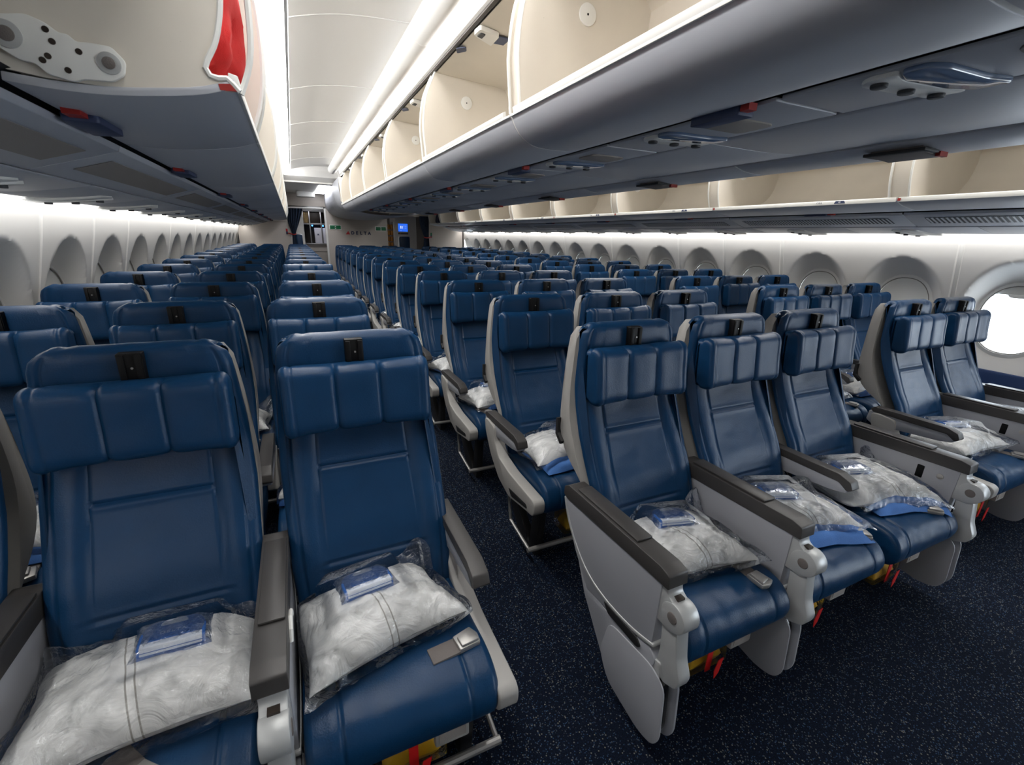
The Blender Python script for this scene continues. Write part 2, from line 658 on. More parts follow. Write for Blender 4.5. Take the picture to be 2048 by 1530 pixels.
bz = {s: bezel_mesh(s).mesh('window_frame', 'trim_white') for s in (-1, 1)}
sh = {s: shade_mesh(s).mesh('shade', 'bin_white') for s in (-1, 1)}
rim = {}
for s in (-1, 1):
    loop = [(s * 2.799, y, z + ZC) for y, z in ell(0.183, 0.227)]
    rim[s] = MB().tube(loop + [loop[0]], 0.0035, 6).mesh('window_gasket', 'gasket')
wn = 0
for side in (-1, 1):
    for k in range(-4, 17):
        y = win_y(k)
        if y > 12.0 or y < (-0.9 if side > 0 else -1.5):
            continue
        wn += 1
        op = side > 0 and k in RIGHT_OPEN
        w = struct('window_%d' % wn)
        w.location = (0, y, 0)
        link('window_frame', bz[side], w)
        link('window_gasket', rim[side], w)
        if op:
            pv = [(2.83, yy, z + ZC) for yy, z in ell(0.18, 0.224)]
            link('window_pane', MB().add(pv, [tuple(range(len(pv)))]).mesh('window_pane', 'pane'), w)
            # raised shade tucked into the top of the opening, with its pull
            top = [(yy, z) for yy, z in ell(0.181, 0.225) if z > 0.16]
            top = sorted(top)
            pv = [(2.812, yy, z + ZC) for yy, z in top]
            link('shade', MB().add(pv, [tuple(range(len(pv)))]).mesh('shade', 'bin_white'), w)
            link('shade_pull', MB().prism(rounded([(-0.07, 1.150), (0.07, 1.150), (0.05, 1.128), (-0.05, 1.128)], 0.012), 2.785, 2.812).mesh('shade_pull', 'trim_white', bevel=0.003), w)
        else:
            link('shade', sh[side], w)

# hull behind the linings so that no daylight leaks in, front and aft ends
hull = [(-2.80, 0.0), (-2.93, 0.3), (-2.93, 1.2), (-2.75, 1.62), (-2.6, 2.2), (-2.2, 2.75), (2.2, 2.75), (2.6, 2.2), (2.56, 1.66)]
struct('wall_hull', MB().sheet(hull, Y0, Y1).mesh('wall_hull', 'ceil_white', smooth=False))
struct('wall_front', MB().box(-2.95, 2.95, Y0 - 0.03, Y0, 0, 2.8).mesh('wall_front', 'bulkhead', smooth=False))
struct('wall_aft', MB().box(-2.95, 2.95, Y1, Y1 + 0.03, 0, 2.8).mesh('wall_aft', 'bulkhead', smooth=False))
# aft of the cabin the side closes behind the galley
struct('wall_galley_side', MB().box(2.60, 2.63, 12.2, Y1, 0, 1.7).mesh('wall_galley_side', 'bulkhead', smooth=False))
# entry door opening ahead of the first row on the open-window side: posts only, daylight comes in
dn = struct('door_1')
link('door_post', MB().box(2.55, 2.80, -1.04, -0.98, 0, 1.7).mesh('door_post', 'wall_white'), dn)
link('door_head', MB().box(2.5, 2.75, -2.4, -0.98, 1.66, 1.9).mesh('door_head', 'wall_white'), dn)

# ------------------------------------------------------------------ ceiling
ce = struct('ceiling')
def cprof(side):
    return 1 if side > 0 else -1
for side in (-1, 1):
    S = side
    # panel arc between the two coves
    arc = [(S * x, z) for x, z in ((1.475, 2.452), (1.40, 2.474), (1.25, 2.508), (1.1, 2.526), (0.95, 2.535), (0.78, 2.54))]
    bol = [(S * (0.826 + 0.07 * math.cos(t)), 2.462 + 0.07 * math.sin(t)) for t in [2 * math.pi * i / 24 for i in range(24)]]
    ys = [1.62 + 1.33 * k for k in range(-3, 6)] + [9.42]
    for a, b in zip(ys[:-1], ys[1:]):
        link('ceiling_panel', MB().sheet(smoothpath(arc, 18), a + 0.005, b - 0.005, t=0.01 * -S).mesh('ceiling_panel', 'ceil_white'), ce)
        link('panel_joint', MB().sheet(smoothpath([(p[0], p[1] - 0.004) for p in arc], 18), b - 0.007, b + 0.007, t=0.006 * -S).mesh('panel_joint', 'ink_white'), ce)
        b2 = min(b - 0.15, 9.1) if b < 9 else 9.1
        a2 = a - 0.15
        link('bolster', MB().prism(bol, a2 + 0.004, b2 - 0.004, 'Y').mesh('bolster', 'ceil_white', bevel=0.006, angle=50), ce)
    # dark slot beside the ceiling panel, cove face above the side bins
    link('slot', MB().sheet([(S * 1.492, 2.462), (S * 1.473, 2.470)], Y0, 9.4).mesh('slot', 'gap_black'), ce)
    link('cove_face', MB().sheet([(S * 1.622, 2.215), (S * 1.628, 2.26), (S * 1.618, 2.34), (S * 1.604, 2.385)], Y0, 9.42, t=0.006 * S).mesh('cove_face', 'trim_white'), ce)
    link('track', MB().sheet([(S * 1.632, 2.165), (S * 1.63, 2.185), (S * 1.64, 2.20), (S * 1.622, 2.215)], Y0, 11.9).mesh('track', 'groove'), ce)
    link('upper_trim', MB().sheet([(S * 0.700, 2.352), (S * 0.716, 2.356), (S * 0.712, 2.372)], Y0, 8.45).mesh('upper_trim', 'groove'), ce)
    link('cove_lip', MB().sheet([(S * 0.712, 2.372), (S * 0.722, 2.376), (S * 0.724, 2.392)], Y0, 8.9, t=0.004 * -S).mesh('cove_lip', 'trim_white'), ce)
    # top closures behind the lamps
    link('cove_back', MB().sheet([(S * 1.61, 2.385), (S * 1.56, 2.50), (S * 1.45, 2.56), (S * 0.76, 2.60), (S * 0.70, 2.36)], Y0, 9.42).mesh('cove_back', 'ceil_white'), ce)
    # curved end header that closes the high ceiling and drops to the lower one
    hd = [(9.36, 2.56), (9.40, 2.46), (9.47, 2.36), (9.60, 2.29), (9.75, 2.268)]
    pr = MB()
    xs_ = [S * 1.66, S * 1.60, S * 1.2, S * 0.78, S * 0.70]
    for q in range(len(xs_) - 1):
        for i in range(len(hd) - 1):
            pr.add([(xs_[q], hd[i][0], hd[i][1]), (xs_[q + 1], hd[i][0], hd[i][1]), (xs_[q + 1], hd[i + 1][0], hd[i + 1][1]), (xs_[q], hd[i + 1][0], hd[i + 1][1])], [(0, 1, 2, 3)])
    link('end_header', pr.mesh('end_header', 'ceil_white', angle=60), ce)
    # lower ceiling of the door zone
    link('low_ceiling', MB().box(min(S * 1.7, S * 0.6), max(S * 1.7, S * 0.6), 9.6, 12.3, 2.266, 2.29).mesh('low_ceiling', 'wall_white'), ce)
    link('aft_ceiling', MB().box(min(S * 2.4, S * 0.0), max(S * 2.4, S * 0.0), 12.25, Y1, 2.15, 2.18).mesh('aft_ceiling', 'wall_white'), ce)

# lamps: LED strips in the coves (what the cabin is lit by)
for side, w1, w2 in ((-1, 'shut-shade', 'shut-shade'), (1, 'open-window', 'open-window')):
    S = side
    me = MB().sheet([(S * 1.602, 2.388), (S * 1.585, 2.42), (S * 1.545, 2.445), (S * 1.495, 2.458)], -0.1, 9.38).mesh('cove_light', 'strip')
    tag(link('cove_light', me), 'long glowing white light strip between ceiling panels and %s side bins' % w1, 'light strip')
    me = MB().sheet([(S * 0.722, 2.394), (S * 0.733, 2.45), (S * 0.742, 2.52)], -0.1, 8.95).mesh('cove_light', 'strip')
    tag(link('cove_light', me), 'glowing white light strip above centre bins on %s aisle' % w2, 'light strip')
    me = MB().sheet([(S * 2.566, 1.570), (S * 2.520, 1.570)], -0.97 if S > 0 else Y0, 12.15).mesh('wash_light', 'wash')
    tag(link('wash_light', me), 'thin light strip washing the %s sidewall below the bins' % w1, 'light strip')

# ------------------------------------------------------------------ overhead bins
ORD = ['first', 'second', 'third', 'fourth', 'fifth', 'sixth', 'seventh', 'eighth', 'ninth', 'tenth', 'eleventh', 'twelfth', 'thirteenth', 'fourteenth', 'fifteenth', 'sixteenth']
SIDE_NAME = {-1: 'shut-shade', 1: 'open-window'}

def text_mesh(body, size, m, extr=0.0005, align='CENTER', spacing=1.0, bold=0.0):
    cu = bpy.data.curves.new('lettering', 'FONT')
    cu.body = body
    cu.size = size
    cu.extrude = extr
    cu.align_x = align
    cu.align_y = 'CENTER'
    cu.space_character = spacing
    cu.offset = bold
    tmp = bpy.data.objects.new('lettering', cu)
    COL.objects.link(tmp)
    dg = bpy.context.evaluated_depsgraph_get()
    me = bpy.data.meshes.new_from_object(tmp.evaluated_get(dg))
    bpy.data.objects.remove(tmp)
    bpy.data.curves.remove(cu)
    me.materials.clear()
    me.materials.append(MAT[m])
    return me

def bead(arc, y, r=0.006):
    return MB().tube([(p[0], y, p[1]) for p in arc], r, 6)

def side_bin(side, y0, y1, idx, front_end=False):
    S = side
    L = y1 - y0
    lab = 'open grey overhead bin above %s side seats, %s from the front' % (SIDE_NAME[S], ORD[idx])
    if front_end:
        lab = 'short overhead bin with red cloth and white bracket on its end panel'
    t = thing('overhead_bin', lab, 'overhead bin', (0, y0, 0), 0, 'overhead bins along the %s wall' % SIDE_NAME[S])
    buck = smoothpath([(S * x, z) for x, z in ((1.637, 1.688), (1.697, 1.668), (1.778, 1.655), (1.85, 1.648), (1.918, 1.648), (1.975, 1.652))], 14)
    link('bucket', MB().sheet(buck, 0.004, L - 0.004, t=0.014 * S).mesh('bucket', 'bin_grey', bevel=0.002), t)
    link('seam_strip', MB().sheet([(p[0], p[1] + 0.002) for p in buck], L - 0.008, L + 0.004).mesh('seam_strip', 'bin_white'), t)
    link('lip', MB().prism([(S * 1.634, 1.684), (S * 1.634, 1.708), (S * 1.650, 1.712), (S * 1.652, 1.690)], 0.006, L - 0.006, 'Y').mesh('lip', 'bin_white', bevel=0.002), t)
    lin = smoothpath([(S * x, z) for x, z in ((1.65, 1.700), (1.72, 1.700), (1.95, 1.715), (2.14, 1.76), (2.26, 1.87), (2.28, 2.03), (2.16, 2.16), (1.95, 2.185), (1.65, 2.19))], 26)
    link('liner', MB().sheet(lin, 0.03, L - 0.03).mesh('liner', 'bin_cream'), t)
    arc = smoothpath([(S * x, z) for x, z in ((1.648, 1.700), (1.612, 1.80), (1.598, 1.92), (1.602, 2.05), (1.622, 2.15), (1.64, 2.185))], 14)
    outline = list(arc) + lin[::-1]
    for e, yy in enumerate((0.05, L - 0.05)):
        if front_end and e == 0:
            continue
        ep = link('end_panel', MB().prism(outline, yy - 0.004, yy + 0.004, 'Y').mesh('end_panel', 'bin_cream', smooth=False), t)
        link('edge_bead', bead(arc, yy).mesh('edge_bead', 'bin_white'), ep)
        link('disc', MB().disc((S * 1.86, yy + (0.004 if e == 0 else -0.009), 1.97), 0.042, 0.005, 'Y').mesh('disc', 'bin_white', bevel=0.001), ep)
        strip = [(p[0] + S * 0.012, p[1]) for p in arc]
        if not (front_end and e == 0):
            link('end_strip', MB().sheet(strip, 0 if e == 0 else yy, yy if e == 0 else L).mesh('end_strip', 'bin_cream'), t)
    # latch with red flag at the back of the bucket
    yc = L / 2
    la = link('latch', MB().prism(rounded([(S * 1.912, yc - 0.10), (S * 1.912, yc + 0.06), (S * 1.977, yc + 0.085), (S * 1.977, yc - 0.10)], 0.01), 1.634, 1.650, 'Z').mesh('latch', 'placard', bevel=0.002), t)
    link('red_flag', MB().box(min(S * 1.93, S * 1.96), max(S * 1.93, S * 1.96), yc - 0.14, yc - 0.10, 1.640, 1.652).mesh('red_flag', 'red_latch'), la)
    if S > 0:
        # row placards on the lip face: grey letters and a navy number shield
        rowno = 40 + idx
        for q, yy in ((0, L * 0.24),):
            sh_ = link('row_shield', MB().prism(rounded([(yy - 0.035, 1.690), (yy + 0.035, 1.690), (yy + 0.026, 1.706), (yy - 0.026, 1.706)], 0.004), 1.6325, 1.634, 'X').mesh('row_shield', 'placard'), t)
            if idx < 5:
                tx = link('row_number', text_mesh(str(rowno), 0.015, 'ink_white'), sh_, (1.6320, yy, 1.698))
                tx.rotation_euler = (math.pi / 2, 0, -math.pi / 2)
                tl = link('row_letters', text_mesh('C  B' if idx == 0 else 'C B A', 0.014, 'ink_navy'), sh_, (1.6325, yy + 0.13, 1.698))
                tl.rotation_euler = (math.pi / 2, 0, -math.pi / 2)
        link('red_mark', MB().box(1.630, 1.634, L - 0.018, L - 0.004, 1.690, 1.704).mesh('red_mark', 'red_latch'), t)
    return t

SEAM = 1.745
BP = 1.33
yl_ = [1.12] + [SEAM + BP * k for k in range(0, 8)] + [11.95]
BINS_L = []
for i, (a, b) in enumerate(zip(yl_[:-1], yl_[1:])):
    BINS_L.append(side_bin(-1, a, b, i, front_end=(i == 0)))
yr_ = [-1.05, 0.29] + [1.62 + BP * k for k in range(0, 8)] + [11.95]
for i, (a, b) in enumerate(zip(yr_[:-1], yr_[1:])):
    side_bin(1, a, b, max(0, i - 1) if i else 15)

# end panel of the short bin: moulded cream plate with a stepped edge, bracket plate, red cloth behind
t = BINS_L[0]
edge = [(-1.634, 1.682), (-1.652, 1.701), (-1.67, 1.699), (-1.681, 1.704), (-1.684, 1.719), (-1.661, 1.763), (-1.645, 1.83), (-1.640, 1.92), (-1.644, 2.05), (-1.655, 2.17)]
pl = edge + [(-2.1, 2.18), (-2.28, 2.05), (-2.26, 1.85), (-2.12, 1.72), (-1.985, 1.672), (-1.918, 1.664), (-1.85, 1.662), (-1.778, 1.666), (-1.70, 1.676)]
ep = link('end_panel', MB().prism(pl, 0.006, 0.014, 'Y').mesh('end_panel', 'bin_cream', smooth=False), t)
link('edge_bead', bead(smoothpath(edge, 40), 0.006, 0.005).mesh('edge_bead', 'bin_white'), ep)
link('edge_bead', bead(smoothpath([(-1.634, 1.684), (-1.612, 1.74), (-1.604, 1.80), (-1.603, 1.90), (-1.61, 2.05), (-1.63, 2.17)], 24), 0.035, 0.006).mesh('edge_bead', 'bin_white'), ep)
link('red_sticker', MB().prism([(-1.668, 1.690), (-1.645, 1.693), (-1.638, 1.681), (-1.666, 1.680)], 0.003, 0.0055, 'Y').mesh('red_sticker', 'red_latch'), ep)
brk = [(-2.01, 1.725), (-1.985, 1.742), (-1.954, 1.744), (-1.923, 1.750), (-1.900, 1.742), (-1.885, 1.730), (-1.874, 1.731), (-1.866, 1.721), (-1.849, 1.723), (-1.819, 1.722), (-1.803, 1.703), (-1.808, 1.681), (-1.826, 1.669), (-1.866, 1.667), (-1.879, 1.661), (-1.913, 1.668), (-1.925, 1.682), (-1.944, 1.683), (-1.965, 1.697), (-2.0, 1.70)]
bo = link('bracket_plate', MB().prism(rounded(brk, 0.006, 3), -0.004, 0.004, 'Y').mesh('bracket_plate', 'bin_white', bevel=0.0015), ep)
for hx, hz, hr in ((-1.951, 1.717, 0.020), (-1.826, 1.696, 0.017)):
    pv = link('pivot', MB().disc((hx, -0.0065, hz), hr, 0.003, 'Y', 24).mesh('pivot', 'cast', bevel=0.001), bo)
    link('pivot', MB().disc((hx, -0.0085, hz), hr * 0.55, 0.003, 'Y', 18).mesh('pivot', 'belt', bevel=0.001), bo)
for hx, hz in ((-1.901, 1.732), (-1.896, 1.716), (-1.864, 1.707), (-1.914, 1.687), (-1.884, 1.677), (-1.906, 1.694)):
    link('hole', MB().disc((hx, -0.0048, hz), 0.0048, 0.001, 'Y', 12).mesh('hole', 'galley_dark'), bo)

def blob(rx, ry, rz, amp, fr, seed, n=28):
    vs, fs = [], []
    for i in range(n + 1):
        th = math.pi * i / n
        for j in range(n * 2):
            ph = math.pi * j / n
            d = Vector((math.sin(th) * math.cos(ph), math.sin(th) * math.sin(ph), math.cos(th)))
            d = Vector([math.copysign(abs(c) ** 0.75, c) for c in d])
            k = 1 + amp * noise.noise(d * fr + Vector((seed, seed * 2, 0))) - amp * abs(noise.noise(d * fr * 2.1 + Vector((0, seed, 3))))
            vs.append((d.x * rx * k, d.y * ry * k, d.z * rz * k))
    m = n * 2
    for i in range(n):
        for j in range(m):
            fs.append((i * m + j, i * m + (j + 1) % m, (i + 1) * m + (j + 1) % m, (i + 1) * m + j))
    return MB().add(vs, fs)
rb = link('red_cloth', blob(0.155, 0.22, 0.20, 0.16, 2.2, 4.1).mesh('red_cloth', 'red_cloth', angle=80), None, (-1.775, 1.40, 1.908))
tag(rb, 'crumpled red cloth stuffed into the open overhead bin end', 'cloth')

# centre bins: both faces
CB = smoothpath([(0.782, 1.866), (0.762, 1.825), (0.725, 1.788), (0.67, 1.768), (0.58, 1.764), (0.50, 1.770), (0.43, 1.787)], 18)
CARC = [(0.766, 1.876), (0.776, 1.99), (0.780, 2.056), (0.772, 2.15), (0.752, 2.24), (0.70, 2.352)]
CLIN = [(0.766, 1.876), (0.70, 1.862), (0.5, 1.848), (0.30, 1.88), (0.225, 2.0), (0.222, 2.2), (0.235, 2.31), (0.45, 2.335), (0.695, 2.348)]
def centre_bin(side, y0, y1, idx):
    S = side
    L = y1 - y0
    lab = 'open cream overhead bin over centre seats facing %s aisle, %s from front' % (SIDE_NAME[S], ORD[idx])
    t = thing('overhead_bin', lab, 'overhead bin', (0, y0, 0), 0, 'centre overhead bins')
    m = lambda P: [(S * p[0], p[1]) for p in P]
    link('bucket', MB().sheet(m(CB), 0.005, L - 0.005, t=-0.012 * S).mesh('bucket', 'bin_grey', bevel=0.002), t)
    link('seam_strip', MB().sheet(m([(p[0] - 0.001, p[1] + 0.002) for p in CB]), L - 0.007, L + 0.005).mesh('seam_strip', 'bin_white'), t)
    link('lip', MB().prism(m([(0.786, 1.862), (0.790, 1.884), (0.776, 1.890), (0.772, 1.868)]), 0.06, L - 0.03, 'Y').mesh('lip', 'bin_white', bevel=0.002), t)
    link('lip_edge', MB().prism(m([(0.787, 1.858), (0.787, 1.866), (0.772, 1.87), (0.772, 1.860)]), 0.004, L - 0.004, 'Y').mesh('lip_edge', 'bin_white', bevel=0.0015), t)
    yc = L / 2
    if S > 0:
        lo = [(0.47, 1.776), (0.475, 1.756), (0.60, 1.749), (0.625, 1.755), (0.615, 1.768), (0.54, 1.770)]
        la = link('latch', MB().prism(lo, yc - 0.085, yc + 0.085, 'Y').mesh('latch', 'belt', bevel=0.004), t)
        link('latch_recess', MB().box(0.455, 0.55, yc - 0.10, yc + 0.10, 1.757, 1.768).mesh('latch_recess', 'gap_black', bevel=0.002), la)
        link('red_flag', MB().box(0.56, 0.61, yc - 0.10, yc - 0.085, 1.748, 1.764).mesh('red_flag', 'red_latch'), la)
    else:
        la = link('latch', MB().prism(rounded(m([(0.397, yc - 0.09), (0.397, yc + 0.07), (0.455, yc + 0.085), (0.455, yc - 0.085)]), 0.008), 1.758, 1.784, 'Z').mesh('latch', 'placard', bevel=0.003), t)
        link('red_flag', MB().box(-0.45, -0.42, yc - 0.115, yc - 0.088, 1.766, 1.784).mesh('red_flag', 'red_latch'), la)
    if S > 0:
        link('liner', MB().sheet(m(smoothpath(CLIN, 20)), 0.0, L).mesh('liner', 'bin_cream'), t)
        return t
    link('liner', MB().sheet(m(smoothpath(CLIN, 26)), 0.03, L - 0.03).mesh('liner', 'bin_cream'), t)
    arc = m(smoothpath(CARC, 18))
    outline = arc + m(smoothpath(CLIN, 26))[::-1][:-1]
    for e, yy in enumerate((0.035, L - 0.045)):
        ep = link('end_panel', MB().prism(outline, yy - 0.004, yy + 0.004, 'Y').mesh('end_panel', 'bin_cream', smooth=False), t)
        link('edge_bead', bead(arc, yy, 0.0065).mesh('edge_bead', 'bin_white'), ep)
        if e:
            d = link('disc', MB().disc((S * 0.505, yy - 0.009, 2.213), 0.036, 0.005, 'Y', 28).mesh('disc', 'bin_white', bevel=0.001), ep)
            link('disc_hole', MB().disc((S * 0.505, yy - 0.0098, 2.213), 0.004, 0.001, 'Y', 10).mesh('disc_hole', 'gap_black'), d)
        strip = [(p[0] - S * 0.012, p[1]) for p in arc]
        link('end_strip', MB().sheet(strip, 0.0 if e == 0 else yy, yy if e == 0 else L).mesh('end_strip', 'bin_cream'), t)
    # recessed bin lamp, navy decal and seat placard on the bin roof
    yy = 0.62
    lp = link('bin_lamp', MB().prism(rounded(m([(0.705, yy - 0.01), (0.70, yy - 0.085), (0.59, yy - 0.05), (0.585, yy + 0.07)]), 0.015), 2.322, 2.342, 'Z').mesh('bin_lamp', 'bin_white', bevel=0.004), t)
    link('lamp_lens', MB().prism(rounded(m([(0.69, yy - 0.015), (0.685, yy - 0.055), (0.66, yy - 0.05), (0.66, yy + 0.0)]), 0.006), 2.318, 2.323, 'Z').mesh('lamp_lens', 'vent', bevel=0.001), lp)
    link('decal', MB().box(*sorted((S * 0.585, S * 0.525)), yy - 0.03, yy + 0.055, 2.331, 2.334).mesh('decal', 'placard'), t)
    link('placard', MB().prism(rounded(m([(0.715, yy + 0.22), (0.675, yy + 0.18), (0.655, yy + 0.23), (0.69, yy + 0.28)]), 0.012), 2.336, 2.339, 'Z').mesh('placard', 'placard'), t)
    return t
yc_ = [SEAM + BP * k for k in range(-2, 6)]
for i, (a, b) in enumerate(zip(yc_[:-1], yc_[1:])):
    centre_bin(-1, a, b, i)
    centre_bin(1, a, b, i)
# closing box above the centre bins
struct('ceiling_box', MB().sheet([(-0.70, 2.355), (-0.69, 2.60), (0.69, 2.60), (0.70, 2.355)], Y0, 9.5).mesh('ceiling_box', 'ceil_white'))
# centre line underside: service panel channel and plain spine panels
sp = struct('ceiling_spine')
for k in range(-2, 11):
    a = 1.40 + 1.06 * k
    b = a + 1.06
    if a > 8.0:
        break
    link('spine_panel', MB().sheet([(-0.125, 1.786), (-0.11, 1.782), (0.20, 1.780), (0.41, 1.79), (0.43, 1.80)], a + 0.003, b - 0.003, t=0.01).mesh('spine_panel', 'bin_grey', bevel=0.0015), sp)
    link('spine_panel_gap', MB().box(-0.41, 0.41, a - 0.01, a + 0.01, 1.797, 1.80).mesh('spine_panel_gap', 'groove'), sp)
link('backing', MB().box(-0.46, 0.46, Y0, 8.4, 1.803, 1.815).mesh('backing', 'gap_black'), sp)
PSUY = [0.62 + 0.735 * k for k in range(-3, 11)]
def psu_mesh(sx):
    out = {}
    out['panel'] = MB().prism(rounded([(-0.390, -0.42), (-0.130, -0.42), (-0.130, 0.30), (-0.390, 0.30)], 0.004), 1.786, 1.796, 'Z').mesh('panel', 'bin_grey', bevel=0.002)
    o = [(-0.385, 0.10), (-0.36, 0.13), (-0.25, 0.118), (-0.14, 0.10), (-0.13, 0.02), (-0.20, 0.045), (-0.33, 0.06), (-0.38, 0.04)]
    out['light_cluster'] = MB().prism(rounded(o, 0.02), 1.776, 1.787, 'Z').mesh('light_cluster', 'bin_white', bevel=0.004)
    out['reading_light'] = MB().disc((0, 0, 1.768), 0.017, 0.010, 'Z', 14).mesh('reading_light', 'vent', bevel=0.003)
    o = [(-0.382, 0.035), (-0.33, 0.052), (-0.20, 0.038), (-0.135, 0.010), (-0.132, -0.055), (-0.20, -0.038), (-0.34, -0.03), (-0.38, -0.01)]
    out['sign_lens'] = MB().prism(rounded(o, 0.012), 1.774, 1.787, 'Z').mesh('sign_lens', 'psu_lens', bevel=0.004)
    out['speaker_grille'] = MB().prism(rounded([(-0.34, -0.12), (-0.17, -0.12), (-0.17, -0.26), (-0.34, -0.26)], 0.03), 1.781, 1.787, 'Z').mesh('speaker_grille', 'grille', bevel=0.002)
    return out
PM = psu_mesh(1)
for i, y in enumerate(PSUY):
    if y > 8.0:
        continue
    t = thing('service_panel', 'overhead service panel with reading lights under centre bins, %s from front' % ORD[i], 'service panel', (0, y, 0), 0, 'service panels under the centre bins')
    link('panel', PM['panel'], t)
    lc = link('light_cluster', PM['light_cluster'], t)
    for q in ((-0.345, 0.095), (-0.25, 0.088), (-0.16, 0.07)):
        link('reading_light', PM['reading_light'], lc, (q[0], q[1], 0))
    link('sign_lens', PM['sign_lens'], t)
    link('speaker_grille', PM['speaker_grille'], t)

# side fairings under the bins: vent panel row, service panel row
for side in (-1, 1):
    S = side
    fa = struct('trim_%d' % (1 if S < 0 else 2))
    link('gap_strip', MB().sheet([(S * 1.96, 1.672), (S * 2.0, 1.660), (S * 2.03, 1.64)], Y0, 12.0).mesh('gap_strip', 'gap_black'), fa)
    ys = [SEAM + BP * k for k in range(-3, 8)] + [11.95]
    for a, b in zip(ys[:-1], ys[1:]):
        link('vent_panel', MB().sheet([(S * 1.985, 1.645), (S * 1.990, 1.630), (S * 2.08, 1.602), (S * 2.195, 1.568)], a + 0.004, b - 0.004, t=0.008 * S).mesh('vent_panel', 'bin_grey', bevel=0.0015), fa)
        g = MB()
        n = 46
        y0, y1 = a + 0.10, b - 0.10
        gr = link('vent_grille', MB().sheet([(S * 2.035, 1.6145), (S * 2.13, 1.5852)], y0, y1, t=0.001 * -S).mesh('vent_grille', 'grille' if S < 0 else 'vent'), fa)
        if S > 0:
            for q in range(n):
                yy = y0 + (y1 - y0) * (q + 0.5) / n
                g.prism([(2.035, 1.6110), (2.13, 1.5820), (2.13, 1.5845), (2.035, 1.6140)], yy - 0.005, yy + 0.005, 'Y')
            link('slat', g.mesh('slat', 'bin_grey', smooth=False), gr)['kind'] = 'stuff'
    link('groove', MB().sheet([(S * 2.19, 1.58), (S * 2.215, 1.578)], Y0, 12.0).mesh('groove', 'groove'), fa)
    ys2 = [0.66 + 0.7786 * k for k in range(-2, 15)]
    pp = smoothpath([(S * x, z) for x, z in ((2.203, 1.564), (2.3, 1.547), (2.40, 1.534), (2.48, 1.530), (2.508, 1.538), (2.512, 1.60))], 16)
    for i, a in enumerate(ys2):
        b = min(a + 0.7786, 12.0)
        if b - a < 0.1:
            continue
        link('service_fairing', MB().sheet(pp, a + 0.003, b - 0.003, t=0.006 * S).mesh('service_fairing', 'bin_grey', bevel=0.001), fa)
    link('cove_shield', MB().sheet([(S * 2.60, 1.63), (S * 2.512, 1.60), (S * 2.45, 1.63), (S * 2.1, 1.68)], Y0, 12.0).mesh('cove_shield', 'ceil_white'), fa)

def side_psu(S):
    q = lambda P: [(S * p[0], p[1]) for p in P]
    o = [(2.27, 0.15), (2.36, 0.17), (2.50, 0.10), (2.53, 0.02), (2.44, 0.07), (2.32, 0.10)]
    a = MB().prism(rounded(q(o), 0.015), 1.5, 1.512, 'Z')
    # follow the sloping fairing
    a.v = [(v[0], v[1], v[2] + lerp_table([(2.205, 0.072), (2.3, 0.052), (2.42, 0.035), (2.53, 0.030)], abs(v[0])) - 0.016) for v in a.v]
    b = MB().disc((0, 0, 0), 0.014, 0.012, 'Z', 12)
    o = [(2.26, 0.09), (2.36, 0.07), (2.50, -0.0), (2.51, -0.06), (2.40, -0.02), (2.28, 0.0)]
    c = MB().prism(rounded(q(o), 0.012), 1.5, 1.511, 'Z')
    c.v = [(v[0], v[1], v[2] + lerp_table([(2.205, 0.072), (2.3, 0.052), (2.42, 0.035), (2.53, 0.030)], abs(v[0])) - 0.014) for v in c.v]
    return a.mesh('light_cluster', 'bin_white', bevel=0.003), b.mesh('reading_light', 'vent', bevel=0.002), c.mesh('sign_lens', 'bin_white', bevel=0.003)
for S in (-1, 1):
    a, b, c = side_psu(S)
    for i in range(0, 14):
        y = 1.0 + 0.7786 * i
        t = thing('service_panel', 'small reading-light panel under bins on %s side, %s from front' % (SIDE_NAME[S], ORD[i]), 'service panel', (0, y, 0), 0, 'service panels on the %s side' % SIDE_NAME[S])
        lc = link('light_cluster', a, t)
        for x, yy in ((2.32, 0.128), (2.40, 0.115), (2.475, 0.075)):
            link('reading_light', b, lc, (S * x, yy, 1.477 + lerp_table([(2.205, 0.072), (2.3, 0.052), (2.42, 0.035), (2.53, 0.030)], x)))
        link('sign_lens', c, t)

# ------------------------------------------------------------------ seats
PITCHY = 0.7786
ROW_Y = {'L': 1.389, 'C': 1.2955, 'R': 1.374}
BLOCK_X = {'L': -1.983, 'C': 0.0, 'R': 2.0025}
SP = 0.508

def wr(x, y, z, k, a, s=0.0):
    return a * noise.noise(Vector((x * k + s, y * k, z * k + s * 0.5)))

